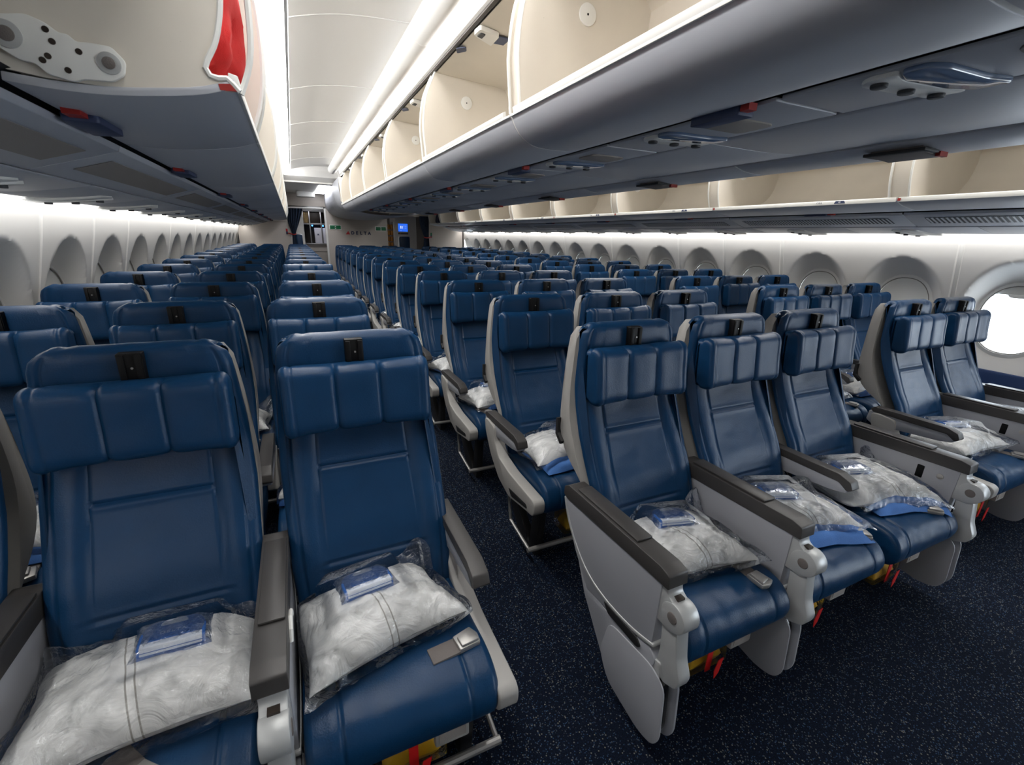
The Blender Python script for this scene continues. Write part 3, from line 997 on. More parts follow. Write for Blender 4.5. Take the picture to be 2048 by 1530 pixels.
# backrest leather
fr = [(-0.285, 0.40), (-0.262, 0.48), (-0.218, 0.60), (-0.158, 0.71), (-0.100, 0.83), (-0.064, 0.93), (-0.052, 1.02), (-0.050, 1.09), (-0.048, 1.128), (-0.042, 1.146), (-0.030, 1.155), (-0.012, 1.158), (0.006, 1.152), (0.012, 1.13)]
BACK_PATH = smoothpath(fr, 170)
def bw(y, z):
    return lerp_table([(0.40, 0.212), (0.55, 0.222), (0.8, 0.226), (0.95, 0.218), (1.06, 0.208), (1.105, 0.203), (1.13, 0.196), (1.148, 0.184), (1.158, 0.168)], z)
def bgroove(x, y, z):
    d = 0.0
    front = y < lerp_table([(0.4, -0.2), (0.7, -0.1), (0.95, -0.02), (1.16, 0.01)], z)
    if not front:
        return 0.0
    xs_ = lerp_table([(0.4, 0.150), (0.6, 0.135), (0.8, 0.128), (1.16, 0.125)], z)
    ax = abs(x)
    if z < 1.16:
        d += 0.0045 * ga(ax - xs_, 0.0040)
    if z < 0.95:
        # side bolsters stand proud of the centre panel
        if ax > xs_:
            d -= 0.010 * math.sin(min(1.0, (ax - xs_) / max(0.01, bw(y, z) - 0.02 - xs_)) * math.pi) * lerp_table([(0.4, 1), (0.8, 0.9), (0.95, 0.1)], z)
        else:
            for zs in (0.55, 0.79):
                d += 0.0062 * ga(z - zs, 0.0035) - 0.0025 * ga(z - zs + 0.010, 0.006) - 0.0012 * ga(z - zs - 0.010, 0.006)
            d += 0.004 * (1 - (x / xs_) ** 2)
    d += 0.004 * ga(ax - (bw(y, z) - 0.028), 0.004) * (1 if z < 1.14 else 0)
    d += wr(x, y, z, 9, 0.0025, 3.0) + wr(x, y, z, 26, 0.0009, 8)
    return d
BACK = pillow(BACK_PATH, bw, 0.022, bgroove, cols(0.226, (0.125, -0.125, 0.198, -0.198), 24, 0.022)).mesh('backrest', 'leather', angle=70)

# grey plastic back shell
SHELL_OUT = [(-0.262, 0.41), (-0.19, 0.50), (-0.125, 0.60), (-0.035, 0.66), (0.018, 0.72), (0.036, 0.80), (0.040, 0.95), (0.040, 1.08), (0.034, 1.128), (0.016, 1.147), (-0.004, 1.145)]
SHELL_IN = [(-0.004, 1.10), (-0.010, 0.95), (-0.024, 0.83), (-0.078, 0.70), (-0.145, 0.58), (-0.20, 0.48), (-0.275, 0.40)]
def shell_mesh():
    out = smoothpath(SHELL_OUT, 26)
    inn = smoothpath(SHELL_IN, 20)
    poly = out + inn
    vs, fs = [], []
    n = len(poly)
    for s in (-1, 1):
        for y, z in poly:
            w = lerp_table([(0.40, 0.206), (0.55, 0.218), (0.8, 0.224), (0.95, 0.217), (1.06, 0.206), (1.11, 0.200), (1.135, 0.188), (1.15, 0.168)], z)
            vs.append((s * w, y, z))
    fs.append(tuple(range(n)))
    fs.append(tuple(range(2 * n - 1, n - 1, -1)))
    for i in range(n):
        j = (i + 1) % n
        fs.append((i, j, j + n, i + n))
    return MB().add(vs, fs).mesh('back_shell', 'shell', bevel=0.004, angle=40)
SHELL = shell_mesh()
HINGE = MB().prism(rounded([(0.03, 0.80), (0.046, 0.795), (0.046, 0.73), (0.01, 0.70), (0.0, 0.715), (0.03, 0.74)], 0.004), -0.05, 0.05).mesh('hinge_cover', 'gap_black', bevel=0.003)

# headrest: rolled pad, two stitched pleats
hp = rounded([(-0.150, 0.900), (-0.126, 1.086), (-0.050, 1.078), (-0.062, 0.893)], [0.030, 0.034, 0.014, 0.012], 6)
HEAD_PATH = resample(hp + [hp[0]], 61)[:-1]
def hgroove(x, y, z):
    d = 0.0
    front = y < lerp_table([(0.9, -0.10), (1.09, -0.085)], z)
    if front:
        d += 0.0065 * ga(x - 0.058, 0.0045) + 0.0065 * ga(x + 0.062, 0.0045)
        d += 0.0035 * ga(x - 0.058, 0.016) + 0.0035 * ga(x + 0.062, 0.016)
        d += 0.004 * ga(x + 0.03 - (1.09 - z) * 0.12, 0.008) * max(0, (z - 1.0) / 0.09)
        d -= 0.008 * max(0, (abs(x) - 0.10) / 0.09) ** 2
    d += 0.0025 * ga(abs(x) - 0.170, 0.004)
    d += wr(x, y, z, 14, 0.0022, 1.5)
    return d
HEAD = pillow(HEAD_PATH, lambda y, z: 0.200, 0.024, hgroove, cols(0.200, (0.058, -0.062, 0.17, -0.17), 26, 0.024), closed=True).mesh('headrest', 'leather', angle=70)

# black strap clip on the seat top
CLIP = MB().prism(rounded([(-0.025, 1.060), (0.025, 1.060), (0.025, 1.144), (-0.025, 1.144)], 0.003), -0.070, -0.044, 'Y')
CLIP.box(-0.023, -0.010, -0.075, -0.068, 1.065, 1.140).box(0.010, 0.023, -0.075, -0.068, 1.065, 1.140)
CLIP = CLIP.mesh('clip', 'black', bevel=0.0015)
PIN = MB().disc((0.002, -0.0725, 1.108), 0.0028, 0.003, 'Y', 10).mesh('clip_screw', 'steel')

# seat cushion
cp = [(-0.17, 0.418), (-0.26, 0.424), (-0.40, 0.436), (-0.52, 0.448), (-0.59, 0.447), (-0.635, 0.430), (-0.662, 0.395), (-0.665, 0.355), (-0.648, 0.318), (-0.61, 0.305), (-0.50, 0.318), (-0.25, 0.33)]
CUSH_PATH = smoothpath(cp, 72)
def cgroove(x, y, z):
    d = 0.0
    top = z > lerp_table([(-0.67, 0.33), (-0.6, 0.36), (-0.2, 0.38)], y)
    if top:
        if y < -0.30:
            d += 0.0045 * ga(abs(x) - 0.150, 0.0045)
        # curved cross seam
        ys = -0.50 + 0.055 * (x / 0.15) ** 2
        if abs(x) < 0.152:
            d += 0.0045 * ga(y - ys, 0.0055)
        d += 0.006 * (1 - (x / 0.23) ** 2) * ga(y + 0.36, 0.13)
        d += 0.003 * ga(x * 0.8 - (y + 0.6) * 0.9 + 0.03, 0.008) * ga(y + 0.60, 0.05) * 0.8
        d += 0.003 * ga(x * 0.9 + (y + 0.6) * 0.7 - 0.05, 0.007) * ga(y + 0.61, 0.05) * 0.8
        d += wr(x, y, z, 11, 0.005, 5) + 0.0035 * abs(noise.noise(Vector((x * 22, y * 9, z * 9)))) * ga(y + 0.62, 0.1)
    return d
CUSH = pillow(CUSH_PATH, lambda y, z: 0.228, 0.026, cgroove, cols(0.228, (0.15, -0.15), 26, 0.026), flip=-1).mesh('seat_cushion', 'leather', angle=70)
PAN = MB().prism([(-0.60, 0.31), (-0.58, 0.275), (-0.25, 0.26), (-0.22, 0.335)], -0.205, 0.205).mesh('seat_pan', 'gap_black', bevel=0.006)

# legs and baggage bar
LEG = MB().prism([(-0.56, 0.29), (-0.50, 0.29), (-0.46, 0.035), (-0.20, 0.29), (-0.13, 0.29), (-0.36, 0.0), (-0.52, 0.0)], -0.018, 0.018).mesh('leg', 'gap_black', bevel=0.003)
BARS = {}
def bar_mesh(x0, x1):
    if (x0, x1) not in BARS:
        BARS[(x0, x1)] = MB().tube([(x0, -0.575, 0.090), (x1, -0.575, 0.090)], 0.0115, 10).mesh('baggage_bar', 'steel')
    return BARS[(x0, x1)]
BAR_END = MB().tube([(0, -0.34, 0.31), (0, -0.345, 0.25), (0, -0.37, 0.12), (0, -0.575, 0.090)], 0.0075, 8).mesh('bar_end', 'steel')
POWER = MB().box(-0.045, 0.045, -0.60, -0.575, 0.20, 0.315).mesh('power_box', 'shell', bevel=0.006)
POWER_LABEL = MB().box(-0.035, 0.035, -0.6015, -0.599, 0.215, 0.30).mesh('power_label', 'grille')

# armrests
def prismm(name, pts, x0, x1, m, bevel=0.004, r=0.0, seg=2):
    return MB().prism(rounded(pts, r) if r else pts, x0, x1).mesh(name, m, bevel=bevel, seg=seg)
ARM_CAP = prismm('arm_cap', [(-0.105, 0.585), (-0.125, 0.602), (-0.44, 0.604), (-0.485, 0.588), (-0.498, 0.560), (-0.480, 0.548), (-0.445, 0.572), (-0.12, 0.572)], -0.023, 0.023, 'cap', 0.006, 0.006, 3)
ARM_BODY = prismm('arm_body', [(-0.10, 0.574), (-0.45, 0.574), (-0.484, 0.555), (-0.475, 0.537), (-0.42, 0.525), (-0.13, 0.500), (-0.095, 0.52)], -0.019, 0.019, 'arm_grey', 0.005, 0.008)
ARM_POST = prismm('arm_post', [(-0.08, 0.53), (-0.21, 0.515), (-0.24, 0.38), (-0.06, 0.36)], -0.024, 0.024, 'shell', 0.01, 0.02)
J = [(-0.115, 0.565), (-0.150, 0.572), (-0.235, 0.560), (-0.245, 0.49), (-0.30, 0.430), (-0.42, 0.408), (-0.58, 0.403), (-0.655, 0.400), (-0.672, 0.385), (-0.670, 0.345), (-0.655, 0.325), (-0.60, 0.318), (-0.42, 0.285), (-0.30, 0.32), (-0.20, 0.40), (-0.13, 0.50)]
J_FAIR = prismm('side_fairing', J, -0.030, 0.022, 'shell', 0.010, 0.02, 3)
J_SLOT = prismm('fairing_slot', [(-0.42, 0.335), (-0.60, 0.352), (-0.61, 0.335), (-0.45, 0.305)], -0.0315, -0.02, 'gap_black', 0.002, 0.008)

# solid armrest with stowed table and video monitor (front rows)
S_CAP = prismm('arm_cap', [(-0.13, 0.615), (-0.155, 0.632), (-0.60, 0.640), (-0.632, 0.632), (-0.636, 0.592), (-0.60, 0.592), (-0.15, 0.578), (-0.13, 0.585)], -0.040, 0.040, 'cap', 0.006, 0.006, 3)
S_CAP_LID = prismm('cap_lid', [(-0.20, 0.634), (-0.50, 0.639), (-0.50, 0.646), (-0.20, 0.641)], -0.030, 0.036, 'cap', 0.003)
S_PANEL = prismm('arm_panel', [(-0.138, 0.59), (-0.61, 0.602), (-0.605, 0.385), (-0.585, 0.37), (-0.45, 0.335), (-0.30, 0.32), (-0.215, 0.42), (-0.155, 0.52)], -0.036, 0.036, 'arm_grey', 0.005, 0.008)
S_TRIM = MB().sheet(smoothpath([(-0.142, 0.58), (-0.168, 0.515), (-0.222, 0.445), (-0.30, 0.388), (-0.40, 0.366), (-0.52, 0.372), (-0.612, 0.395)], 30), -0.0395, 0.0395, 'X', t=0.012).mesh('arm_trim', 'cast', bevel=0.004)
S_BODY = prismm('lower_panel', [(-0.20, 0.47), (-0.28, 0.36), (-0.40, 0.32), (-0.60, 0.37), (-0.625, 0.345), (-0.56, 0.14), (-0.42, 0.13), (-0.29, 0.29)], -0.034, 0.034, 'arm_grey', 0.005, 0.01)
S_SLOT = prismm('slot_cover', [(-0.395, 0.352), (-0.55, 0.358), (-0.57, 0.340), (-0.555, 0.328), (-0.42, 0.325)], -0.0395, 0.0395, 'gap_black', 0.002, 0.008)
S_PLATE = prismm('monitor_cover', [(-0.43, 0.30), (-0.62, 0.325), (-0.672, 0.295), (-0.682, 0.12), (-0.66, 0.075), (-0.60, 0.06), (-0.45, 0.085), (-0.40, 0.16)], -0.038, -0.031, 'arm_grey', 0.002, 0.035)
S_PLATE2 = prismm('monitor_cover', [(-0.43, 0.30), (-0.62, 0.325), (-0.672, 0.295), (-0.682, 0.12), (-0.66, 0.075), (-0.60, 0.06), (-0.45, 0.085), (-0.40, 0.16)], 0.026, 0.036, 'arm_grey', 0.002, 0.035)
S_SCREEN = prismm('monitor_screen', [(-0.44, 0.29), (-0.61, 0.31), (-0.655, 0.285), (-0.664, 0.13), (-0.645, 0.09), (-0.60, 0.075), (-0.46, 0.095), (-0.415, 0.16)], -0.029, 0.010, 'screenblack', 0.002, 0.03)
S_BRK = prismm('monitor_bracket', [(-0.575, 0.605), (-0.628, 0.600), (-0.630, 0.572), (-0.648, 0.562), (-0.69, 0.54), (-0.69, 0.50), (-0.66, 0.475), (-0.60, 0.475), (-0.585, 0.50)], -0.031, 0.033, 'cast', 0.005, 0.012)
S_HEAD = MB().disc((-0.033, -0.655, 0.522), 0.041, 0.068, 'X', 28).mesh('pivot_head', 'cast', bevel=0.005)
S_LINK = prismm('monitor_arm', [(-0.618, 0.50), (-0.672, 0.49), (-0.684, 0.40), (-0.704, 0.352), (-0.694, 0.318), (-0.650, 0.298), (-0.620, 0.318), (-0.625, 0.40)], -0.024, 0.027, 'cast', 0.005, 0.012)
S_FOOT = prismm('arm_foot', [(-0.600, 0.345), (-0.640, 0.352), (-0.645, 0.30), (-0.610, 0.285)], -0.030, 0.034, 'cast', 0.004, 0.008)
S_PIV = MB().disc((-0.036, -0.655, 0.522), 0.016, 0.073, 'X', 20).mesh('pivot', 'belt', bevel=0.003)
S_SLITB = MB().box(-0.012, 0.016, -0.652, -0.634, 0.5615, 0.569).mesh('slit', 'galley_dark')
S_LEVER = MB().tube([(0.043, -0.43, 0.585), (0.045, -0.45, 0.612), (0.045, -0.48, 0.622), (0.045, -0.505, 0.612), (0.043, -0.515, 0.59)], 0.006, 8).mesh('lever', 'bin_white')
S_JACK = MB().disc((-0.0385, -0.555, 0.545), 0.012, 0.003, 'X', 18).mesh('jack', 'steel', bevel=0.001)
S_SOCKET = MB().prism(rounded([(-0.475, 0.51), (-0.50, 0.51), (-0.50, 0.565), (-0.475, 0.565)], 0.004), -0.0385, -0.035).mesh('remote', 'black', bevel=0.001)

# belts
BELT = MB().box(-0.095, 0.0, -0.023, 0.023, 0.0, 0.0075).mesh('belt_web', 'belt', bevel=0.001)
BUCKLE_AT = {('L', 0, 2): (0.165, -0.545, 0.1), ('C', 0, 1): (0.165, -0.588, -0.75), ('C', 0, 2): (0.10, -0.606, -0.8), ('C', 2, 0): (-0.13, -0.582, -1.2), ('L', 0, 1): (0.02, -0.59, -0.9)}
BUCKLE = MB().add([], [])
BUCKLE.prism([(-0.028, -0.022), (0.028, -0.026), (0.034, 0.0), (0.026, 0.028), (-0.026, 0.024)], 0.0, 0.016, 'Z')
BUCKLE.prism([(-0.022, -0.02), (0.026, -0.024), (0.02, 0.014), (-0.02, 0.012)], 0.014, 0.024, 'Z')
BUCKLE = BUCKLE.mesh('buckle', 'steel', bevel=0.004)

def solid_arm(t, x, flipx=False):
    a = link('solid_armrest', S_PANEL, t, (x, 0, 0))
    a.scale = (0.8, 1, 1)
    for nm, me in (('arm_cap', S_CAP), ('cap_lid', S_CAP_LID), ('arm_trim', S_TRIM), ('lower_panel', S_BODY), ('slot_cover', S_SLOT), ('monitor_cover', S_PLATE), ('monitor_cover', S_PLATE2), ('monitor_screen', S_SCREEN), ('monitor_bracket', S_BRK), ('pivot_head', S_HEAD), ('monitor_arm', S_LINK), ('arm_foot', S_FOOT), ('pivot', S_PIV), ('slit', S_SLITB), ('lever', S_LEVER)):
        link(nm, me, a)
    if flipx:
        link('jack', S_JACK, a)
        link('remote', S_SOCKET, a)

def hinged_arm(t, x, aisle=0):
    a = link('armrest', ARM_BODY, t, (x, 0, 0))
    link('arm_cap', ARM_CAP, a)
    if aisle:
        j = link('side_fairing', J_FAIR, t, (x, 0, 0))
        s_ = link('fairing_slot', J_SLOT, j)
        if aisle > 0:
            j.rotation_euler = (0, 0, 0)
            j.scale = (-1, 1, 1)
    else:
        link('arm_post', ARM_POST, a)

PLACE = {'L': ('window', 'middle', 'aisle'), 'R': ('aisle', 'middle', 'window')}
def seat_phrase(bl, r, c):
    if bl == 'C':
        p = ('aisle seat facing shut-shade side', 'middle seat', 'aisle seat facing open-window side')[c]
        return 'centre-block %s, %s row' % (p, ORD[r])
    return '%s seat on %s side, %s row' % (PLACE[bl][c], SIDE_NAME[-1 if bl == 'L' else 1], ORD[r])

ROWS = {'L': 14, 'C': 14, 'R': 14}
XSHIFT = {('L', 0): 0.028, ('L', 1): -0.026, ('C', 0): -0.008}
SEATS = {}
rnd = random.Random(11)
for bl in 'LCR':
    for r in range(ROWS[bl]):
        for c in range(3):
            if bl == 'R' and r == 0 and c == 2:
                continue
            x = BLOCK_X[bl] + (c - 1) * SP + XSHIFT.get((bl, r), 0)
            y = ROW_Y[bl] + PITCHY * r
            t = thing('airline_seat', 'navy leather ' + seat_phrase(bl, r, c) + ' from front', 'seat', (x, y, 0), 0, 'airline seats in rows')
            SEATS[(bl, r, c)] = t
            link('backrest', BACK, t)
            sh_o = link('back_shell', SHELL, t)
            if r < 6:
                link('hinge_cover', HINGE, sh_o, (-0.185, 0, 0))
            dz = rnd.uniform(-0.006, 0.012) if r > 1 else 0
            if (bl, r, c) == ('L', 4, 2):
                dz = 0.075
            if (bl, r, c) in (('R', 1, 0), ('R', 1, 1), ('R', 1, 2)):
                dz = 0.004
            link('headrest', HEAD, t, (0, 0, dz))
            cl = link('clip', CLIP, t)
            if r < 3:
                link('clip_screw', PIN, cl)
            cu_ = link('seat_cushion', CUSH, t)
            if r == 0:
                cu_.scale = (0.945, 1, 1)
            link('seat_pan', PAN, t)
            if r < 7 and (r > 0 or bl == 'L'):
                b0, b1 = -0.254, 0.254
                if bl == 'L' and c == 0:
                    b0 = -0.17
                if bl == 'R' and c == 2:
                    b1 = 0.17
                if r == 0:
                    b0 = max(b0, -0.20)
                    b1 = 0.254 if c == 2 else 0.20
                link('baggage_bar', bar_mesh(b0, b1), t)
            link('leg', LEG, t, ((-0.13 if bl == 'L' else -0.17) if c == 0 else (0.13 if (bl == 'R' and c == 2) else 0.17), 0, 0))
            # armrests: one on this seat's low-x side, plus the far one for the last seat of a row
            front = r == 0
            hx = SP / 2
            if bl == 'C' and front:
                if c == 0:
                    solid_arm(t, -hx - 0.006)
                    solid_arm(t, hx)
                elif c == 1:
                    hinged_arm(t, hx)
                else:
                    solid_arm(t, hx, True)
            elif bl == 'L' and front:
                if c == 0:
                    solid_arm(t, hx)
                elif c == 1:
                    solid_arm(t, hx)
                else:
                    hinged_arm(t, hx - 0.027, 1)
                if c == 2:
                    link('bar_end', BAR_END, t, (0.245, 0, 0))
            elif bl == 'R' and front:
                if c == 0:
                    hinged_arm(t, -hx, -1)
                    solid_arm(t, hx, True)
                else:
                    solid_arm(t, hx, True)
            else:
                if c == 0:
                    hinged_arm(t, -hx if bl != 'L' else -hx + 0.060, -1 if bl != 'L' else 0)
                    if bl != 'L':
                        link('bar_end', BAR_END, t, (-0.245, 0, 0))
                    hinged_arm(t, hx)
                elif c == 1:
                    hinged_arm(t, hx)
                else:
                    hinged_arm(t, hx if bl != 'R' else hx - 0.045, 1 if bl != 'R' else 0)
                    if bl != 'R':
                        link('bar_end', BAR_END, t, (0.245, 0, 0))
            if front and c in (0, 1, 2):
                pb = link('power_box', POWER, t, (0.11, 0, 0))
                link('power_label', POWER_LABEL, pb)
            if r < 5:
                bx_, by_, ba_ = BUCKLE_AT.get((bl, r, c), (0.13, -0.598, rnd.uniform(-1.7, -1.2)))
                zb = lerp_table([(-0.60, 0.444), (-0.52, 0.447), (-0.40, 0.436)], by_)
                link('belt', BELT, t, (bx_, by_, zb), ba_)
                link('buckle', BUCKLE, t, (bx_, by_, zb), ba_ + 0.1)

# ------------------------------------------------------------------ bedding packs, headset kits, life vests
def soft(a, b, h, seed, amp, fr, n=34, base=0.25, px=3.0, ridge=0.0, pinch=0.0, lift=None, skirt=0.0):
    """a limp closed cushion: half sizes a (x), b (y), height h, resting on z=0"""
    vs, fs = [], []
    def P(u, v, top):
        fu, fv = 1 - abs(u) ** px, 1 - abs(v) ** px
        k = max(0.0, fu) ** 0.6 * max(0.0, fv) ** 0.6
        pu = 1 - pinch * (1 - abs(v) ** 2) * 0 + pinch * (abs(u * v)) ** 2
        x = a * u * pu * (1 - 0.06 * (1 - abs(v)))
        y = b * v * pu * (1 - 0.06 * (1 - abs(u)))
        q = Vector((x * fr + seed, y * fr - seed, seed * 0.3))
        w = noise.noise(q) + 0.5 * noise.noise(q * 2.3)
        rg = 0.0
        if ridge:
            an = seed * 1.7
            wx = x * math.cos(an) + y * math.sin(an) + 0.02 * noise.noise(Vector((x * 9, y * 9, seed)))
            wy = -x * math.sin(an) + y * math.cos(an)
            q2 = Vector((wx * 24, wy * 5, seed))
            q3 = Vector((wy * 30 + 3, wx * 7, seed + 4))
            rg = ridge * (0.35 - abs(noise.noise(q2)) * 1.3) + ridge * 0.45 * (0.35 - abs(noise.noise(q3)) * 1.3)
        x += amp * 1.2 * noise.noise(q + Vector((5, 1, 2)))
        y += amp * 1.2 * noise.noise(q + Vector((1, 7, 2)))
        z = base * h + ((1 - base) * h * k if top else -base * h * min(1.0, k * 2.2))
        if top:
            z += (amp * w + rg) * (0.25 + 0.75 * min(1, k * 1.5))
        else:
            z += 0.0
        if skirt and k < 0.25:
            z += skirt * noise.noise(q * 1.7 + Vector((9, 2, 4))) * (1 - k * 4)
        if lift:
            for lu, lv, lz, ls in lift:
                z += lz * math.exp(-((u - lu) ** 2 + (v - lv) ** 2) / ls)
        return (x, y, max(0.001, z))
    for top in (True, False):
        for i in range(n + 1):
            for j in range(n + 1):
                u, v = -1 + 2 * i / n, -1 + 2 * j / n
                vs.append(P(u, v, top))
    m = n + 1
    o = m * m
    for i in range(n):
        for j in range(n):
            fs.append((i * m + j, (i + 1) * m + j, (i + 1) * m + j + 1, i * m + j + 1))
            fs.append((o + i * m + j, o + i * m + j + 1, o + (i + 1) * m + j + 1, o + (i + 1) * m + j))
    mb = MB().add(vs, fs)
    return mb

def pillow_mat():
    m = MAT['pillow_white']
    nt = m.node_tree
    b = nt.nodes['Principled BSDF']
    tc = nt.nodes.new('ShaderNodeTexCoord')
    sx = nt.nodes.new('ShaderNodeSeparateXYZ')
    nt.links.new(tc.outputs['Object'], sx.inputs[0])
    prev = None
    for off in (0.118, 0.134):
        s1 = nt.nodes.new('ShaderNodeMath'); s1.operation = 'MULTIPLY_ADD'
        s1.inputs[1].default_value = 0.25
        nt.links.new(sx.outputs['Y'], s1.inputs[0])
        nt.links.new(sx.outputs['X'], s1.inputs[2])
        s2 = nt.nodes.new('ShaderNodeMath'); s2.operation = 'ADD'
        s2.inputs[1].default_value = off
        nt.links.new(s1.outputs[0], s2.inputs[0])
        s3 = nt.nodes.new('ShaderNodeMath'); s3.operation = 'ABSOLUTE'
        nt.links.new(s2.outputs[0], s3.inputs[0])
        s4 = nt.nodes.new('ShaderNodeMath'); s4.operation = 'LESS_THAN'
        s4.inputs[1].default_value = 0.0016
        nt.links.new(s3.outputs[0], s4.inputs[0])
        if prev:
            ad = nt.nodes.new('ShaderNodeMath'); ad.operation = 'MAXIMUM'
            nt.links.new(prev, ad.inputs[0])
            nt.links.new(s4.outputs[0], ad.inputs[1])
            prev = ad.outputs[0]
        else:
            prev = s4.outputs[0]
    mx = nt.nodes.new('ShaderNodeMixRGB')
    mx.inputs[1].default_value = srgb(226, 225, 220)
    mx.inputs[2].default_value = srgb(160, 156, 148)
    nt.links.new(prev, mx.inputs[0])
    nt.links.new(mx.outputs[0], b.inputs['Base Color'])
pillow_mat()

PACKS = {}
for v in range(4):
    s = 3.7 * v + 1.1
    lift = [((0.85, 1, 0.10, 0.08), (0.9, -0.9, 0.02, 0.05)), ((1, 0.9, 0.10, 0.07), (-1, 0.8, 0.03, 0.05)), ((1, 0.5, 0.05, 0.08), (0.8, -1, 0.03, 0.04)), ((-0.8, 1, 0.06, 0.06), (0.9, 0.9, 0.04, 0.05))][v]
    for near, n1, n2, n3 in ((True, 72, 28, 56), (False, 40, 18, 36)):
        pw = soft(0.190, 0.158, 0.098, s, 0.005, 8, px=3.0, ridge=0.012, pinch=0.09, n=n1)
        bl_ = soft(0.165, 0.150, 0.046, s + 20, 0.006, 12, px=5, ridge=0.006, n=n2)
        fm = soft(0.214, 0.182, 0.132, s + 40, 0.009, 13, px=2.4, ridge=0.012, pinch=0.06, lift=lift, skirt=0.022, n=n3)
        PACKS[(v, near)] = (pw, bl_, fm)

CUSH_TOP = [(-0.68, 0.370), (-0.66, 0.400), (-0.635, 0.430), (-0.59, 0.447), (-0.52, 0.448), (-0.40, 0.436), (-0.26, 0.424), (-0.17, 0.418)]
BACK_FRONT = [(0.40, -0.285), (0.48, -0.262), (0.60, -0.218), (0.71, -0.158), (0.83, -0.100)]
def soft_min(v, lim, s):
    q = (lim - v) / s
    return v if q > 30 else lim - s * math.log1p(math.exp(q))

def fit_to_seat(mb, tf, x0, x1, off, lift):
    """drape a pack's vertices (tf: pack to seat coordinates) between the armrests, on the cushion, against the back"""
    out = []
    for p in mb.v:
        x, y, z = tf(p)
        zz = lerp_table(CUSH_TOP, y) - 0.004 + z + lift
        lim = lerp_table(BACK_FRONT, zz) - off - (0.010 if abs(x) > 0.125 else 0.003)
        y = soft_min(y, lim, 0.010)
        x = soft_min(x, x1 - off, 0.008)
        x = -soft_min(-x, -x0 - off, 0.008)
        out.append([x, y, lerp_table(CUSH_TOP, y) - 0.004 + z + lift])
    return out

def plane_fit(pts, cx, cy):
    """least squares plane z = a + b dx + c dy about (cx, cy)"""
    n = len(pts)
    sx = sum(p[0] - cx for p in pts); sy_ = sum(p[1] - cy for p in pts); sz = sum(p[2] for p in pts)
    sxx = sum((p[0] - cx) ** 2 for p in pts); syy = sum((p[1] - cy) ** 2 for p in pts); sxy = sum((p[0] - cx) * (p[1] - cy) for p in pts)
    sxz = sum((p[0] - cx) * p[2] for p in pts); syz = sum((p[1] - cy) * p[2] for p in pts)
    A = Matrix(((n, sx, sy_), (sx, sxx, sxy), (sy_, sxy, syy)))
    return A.inverted() @ Vector((sz, sxz, syz))

def arm_limits(bl, r, c):
    """inner faces of the armrests on either side of a seat, in seat coordinates"""
    lo, hi = -0.229, 0.229
    if r == 0:
        if bl == 'C':
            lo, hi = ((-0.226, 0.220), (-0.220, 0.229), (-0.229, 0.220))[c]
        elif bl == 'L':
            lo, hi = ((-0.22, 0.220), (-0.220, 0.220), (-0.220, 0.203))[c]
        else:
            lo, hi = ((-0.229, 0.220), (-0.220, 0.220))[c]
    if bl == 'L' and c == 0:
        lo = -0.169
    if bl == 'R' and c == 2:
        hi = 0.184
    return lo, hi

ko = rounded([(-0.062, -0.045), (0.062, -0.045), (0.062, 0.012), (0.045, 0.045), (-0.045, 0.045), (-0.062, 0.012)], [0.006, 0.006, 0.03, 0.03, 0.03, 0.03], 5)
KIT_BODY = MB().prism(ko, 0.0, 0.022, 'Z').mesh('pouch', 'kit_blue', bevel=0.005, seg=3)
KIT_BAND = MB().box(-0.056, 0.056, -0.0465, -0.028, 0.004, 0.0235).mesh('label_band', 'kit_white', bevel=0.002)
KIT_FOLD = MB().box(-0.058, 0.058, -0.0475, -0.040, 0.0115, 0.0125).mesh('fold_line', 'kit_blue')
KIT_TAB = MB().prism(rounded([(-0.028, 0.022), (0.028, 0.022), (0.020, 0.040), (-0.020, 0.040)], 0.008), 0.0222, 0.0232, 'Z').mesh('cloth_tab', 'kit_white')
KIT_FILM = soft(0.074, 0.058, 0.030, 9.1, 0.003, 30, px=4, ridge=0.004, n=26, base=0.1, skirt=0.004).mesh('wrapper', 'film_thin', angle=60)
KIT_TEXT = text_mesh('DELTA', 0.014, 'kit_white', 0.0002, spacing=1.25)

PACK_AT = {   # pack on its seat: x, y, turn, variant, x scale, y scale, blanket shift
    ('L', 0, 1): (-0.01, -0.385, 0.10, 3, 1.13, 1.08, (-0.06, 0.03)), ('L', 0, 2): (-0.03, -0.36, 0.24, 0, 1.0, 0.95, (0.02, 0.03)),
    ('C', 0, 0): (-0.005, -0.375, -0.12, 0, 0.98, 1.0, (0.0, 0.03)), ('C', 0, 1): (0.01, -0.38, -0.20, 2, 1.0, 1.08, (0.05, -0.06)),
    ('C', 0, 2): (0.010, -0.375, -0.28, 1, 1.05, 1.15, (0.055, -0.05)), ('R', 0, 0): (-0.02, -0.35, -0.05, 2, 1.0, 1.0, (0.0, 0.02)),
    ('R', 0, 1): (0.0, -0.38, 0.1, 3, 1.0, 1.0, (0.0, 0.0)), ('C', 1, 0): (0.02, -0.37, 0.0, 1, 1.05, 1.0, (-0.02, -0.06)),
    ('L', 1, 0): (0.0, -0.36, 0.1, 1, 1.05, 1.0, (0.0, -0.05)),
}
KIT_AT = {
    ('L', 0, 1): (0.040, -0.335, 0.560, 0.10), ('L', 0, 2): (-0.045, -0.33, 0.555, 0.14),
    ('C', 0, 0): (0.0, -0.335, 0.545, -0.25), ('C', 0, 1): (-0.02, -0.37, 0.545, -0.42), ('C', 0, 2): (-0.055, -0.36, 0.545, -0.42),
    ('R', 0, 0): (0.0, -0.35, 0.545, -0.5), ('R', 0, 1): (0.02, -0.35, 0.54, -0.3), ('C', 1, 0): (0.06, -0.30, 0.545, 0.05),
}
prn = random.Random(5)
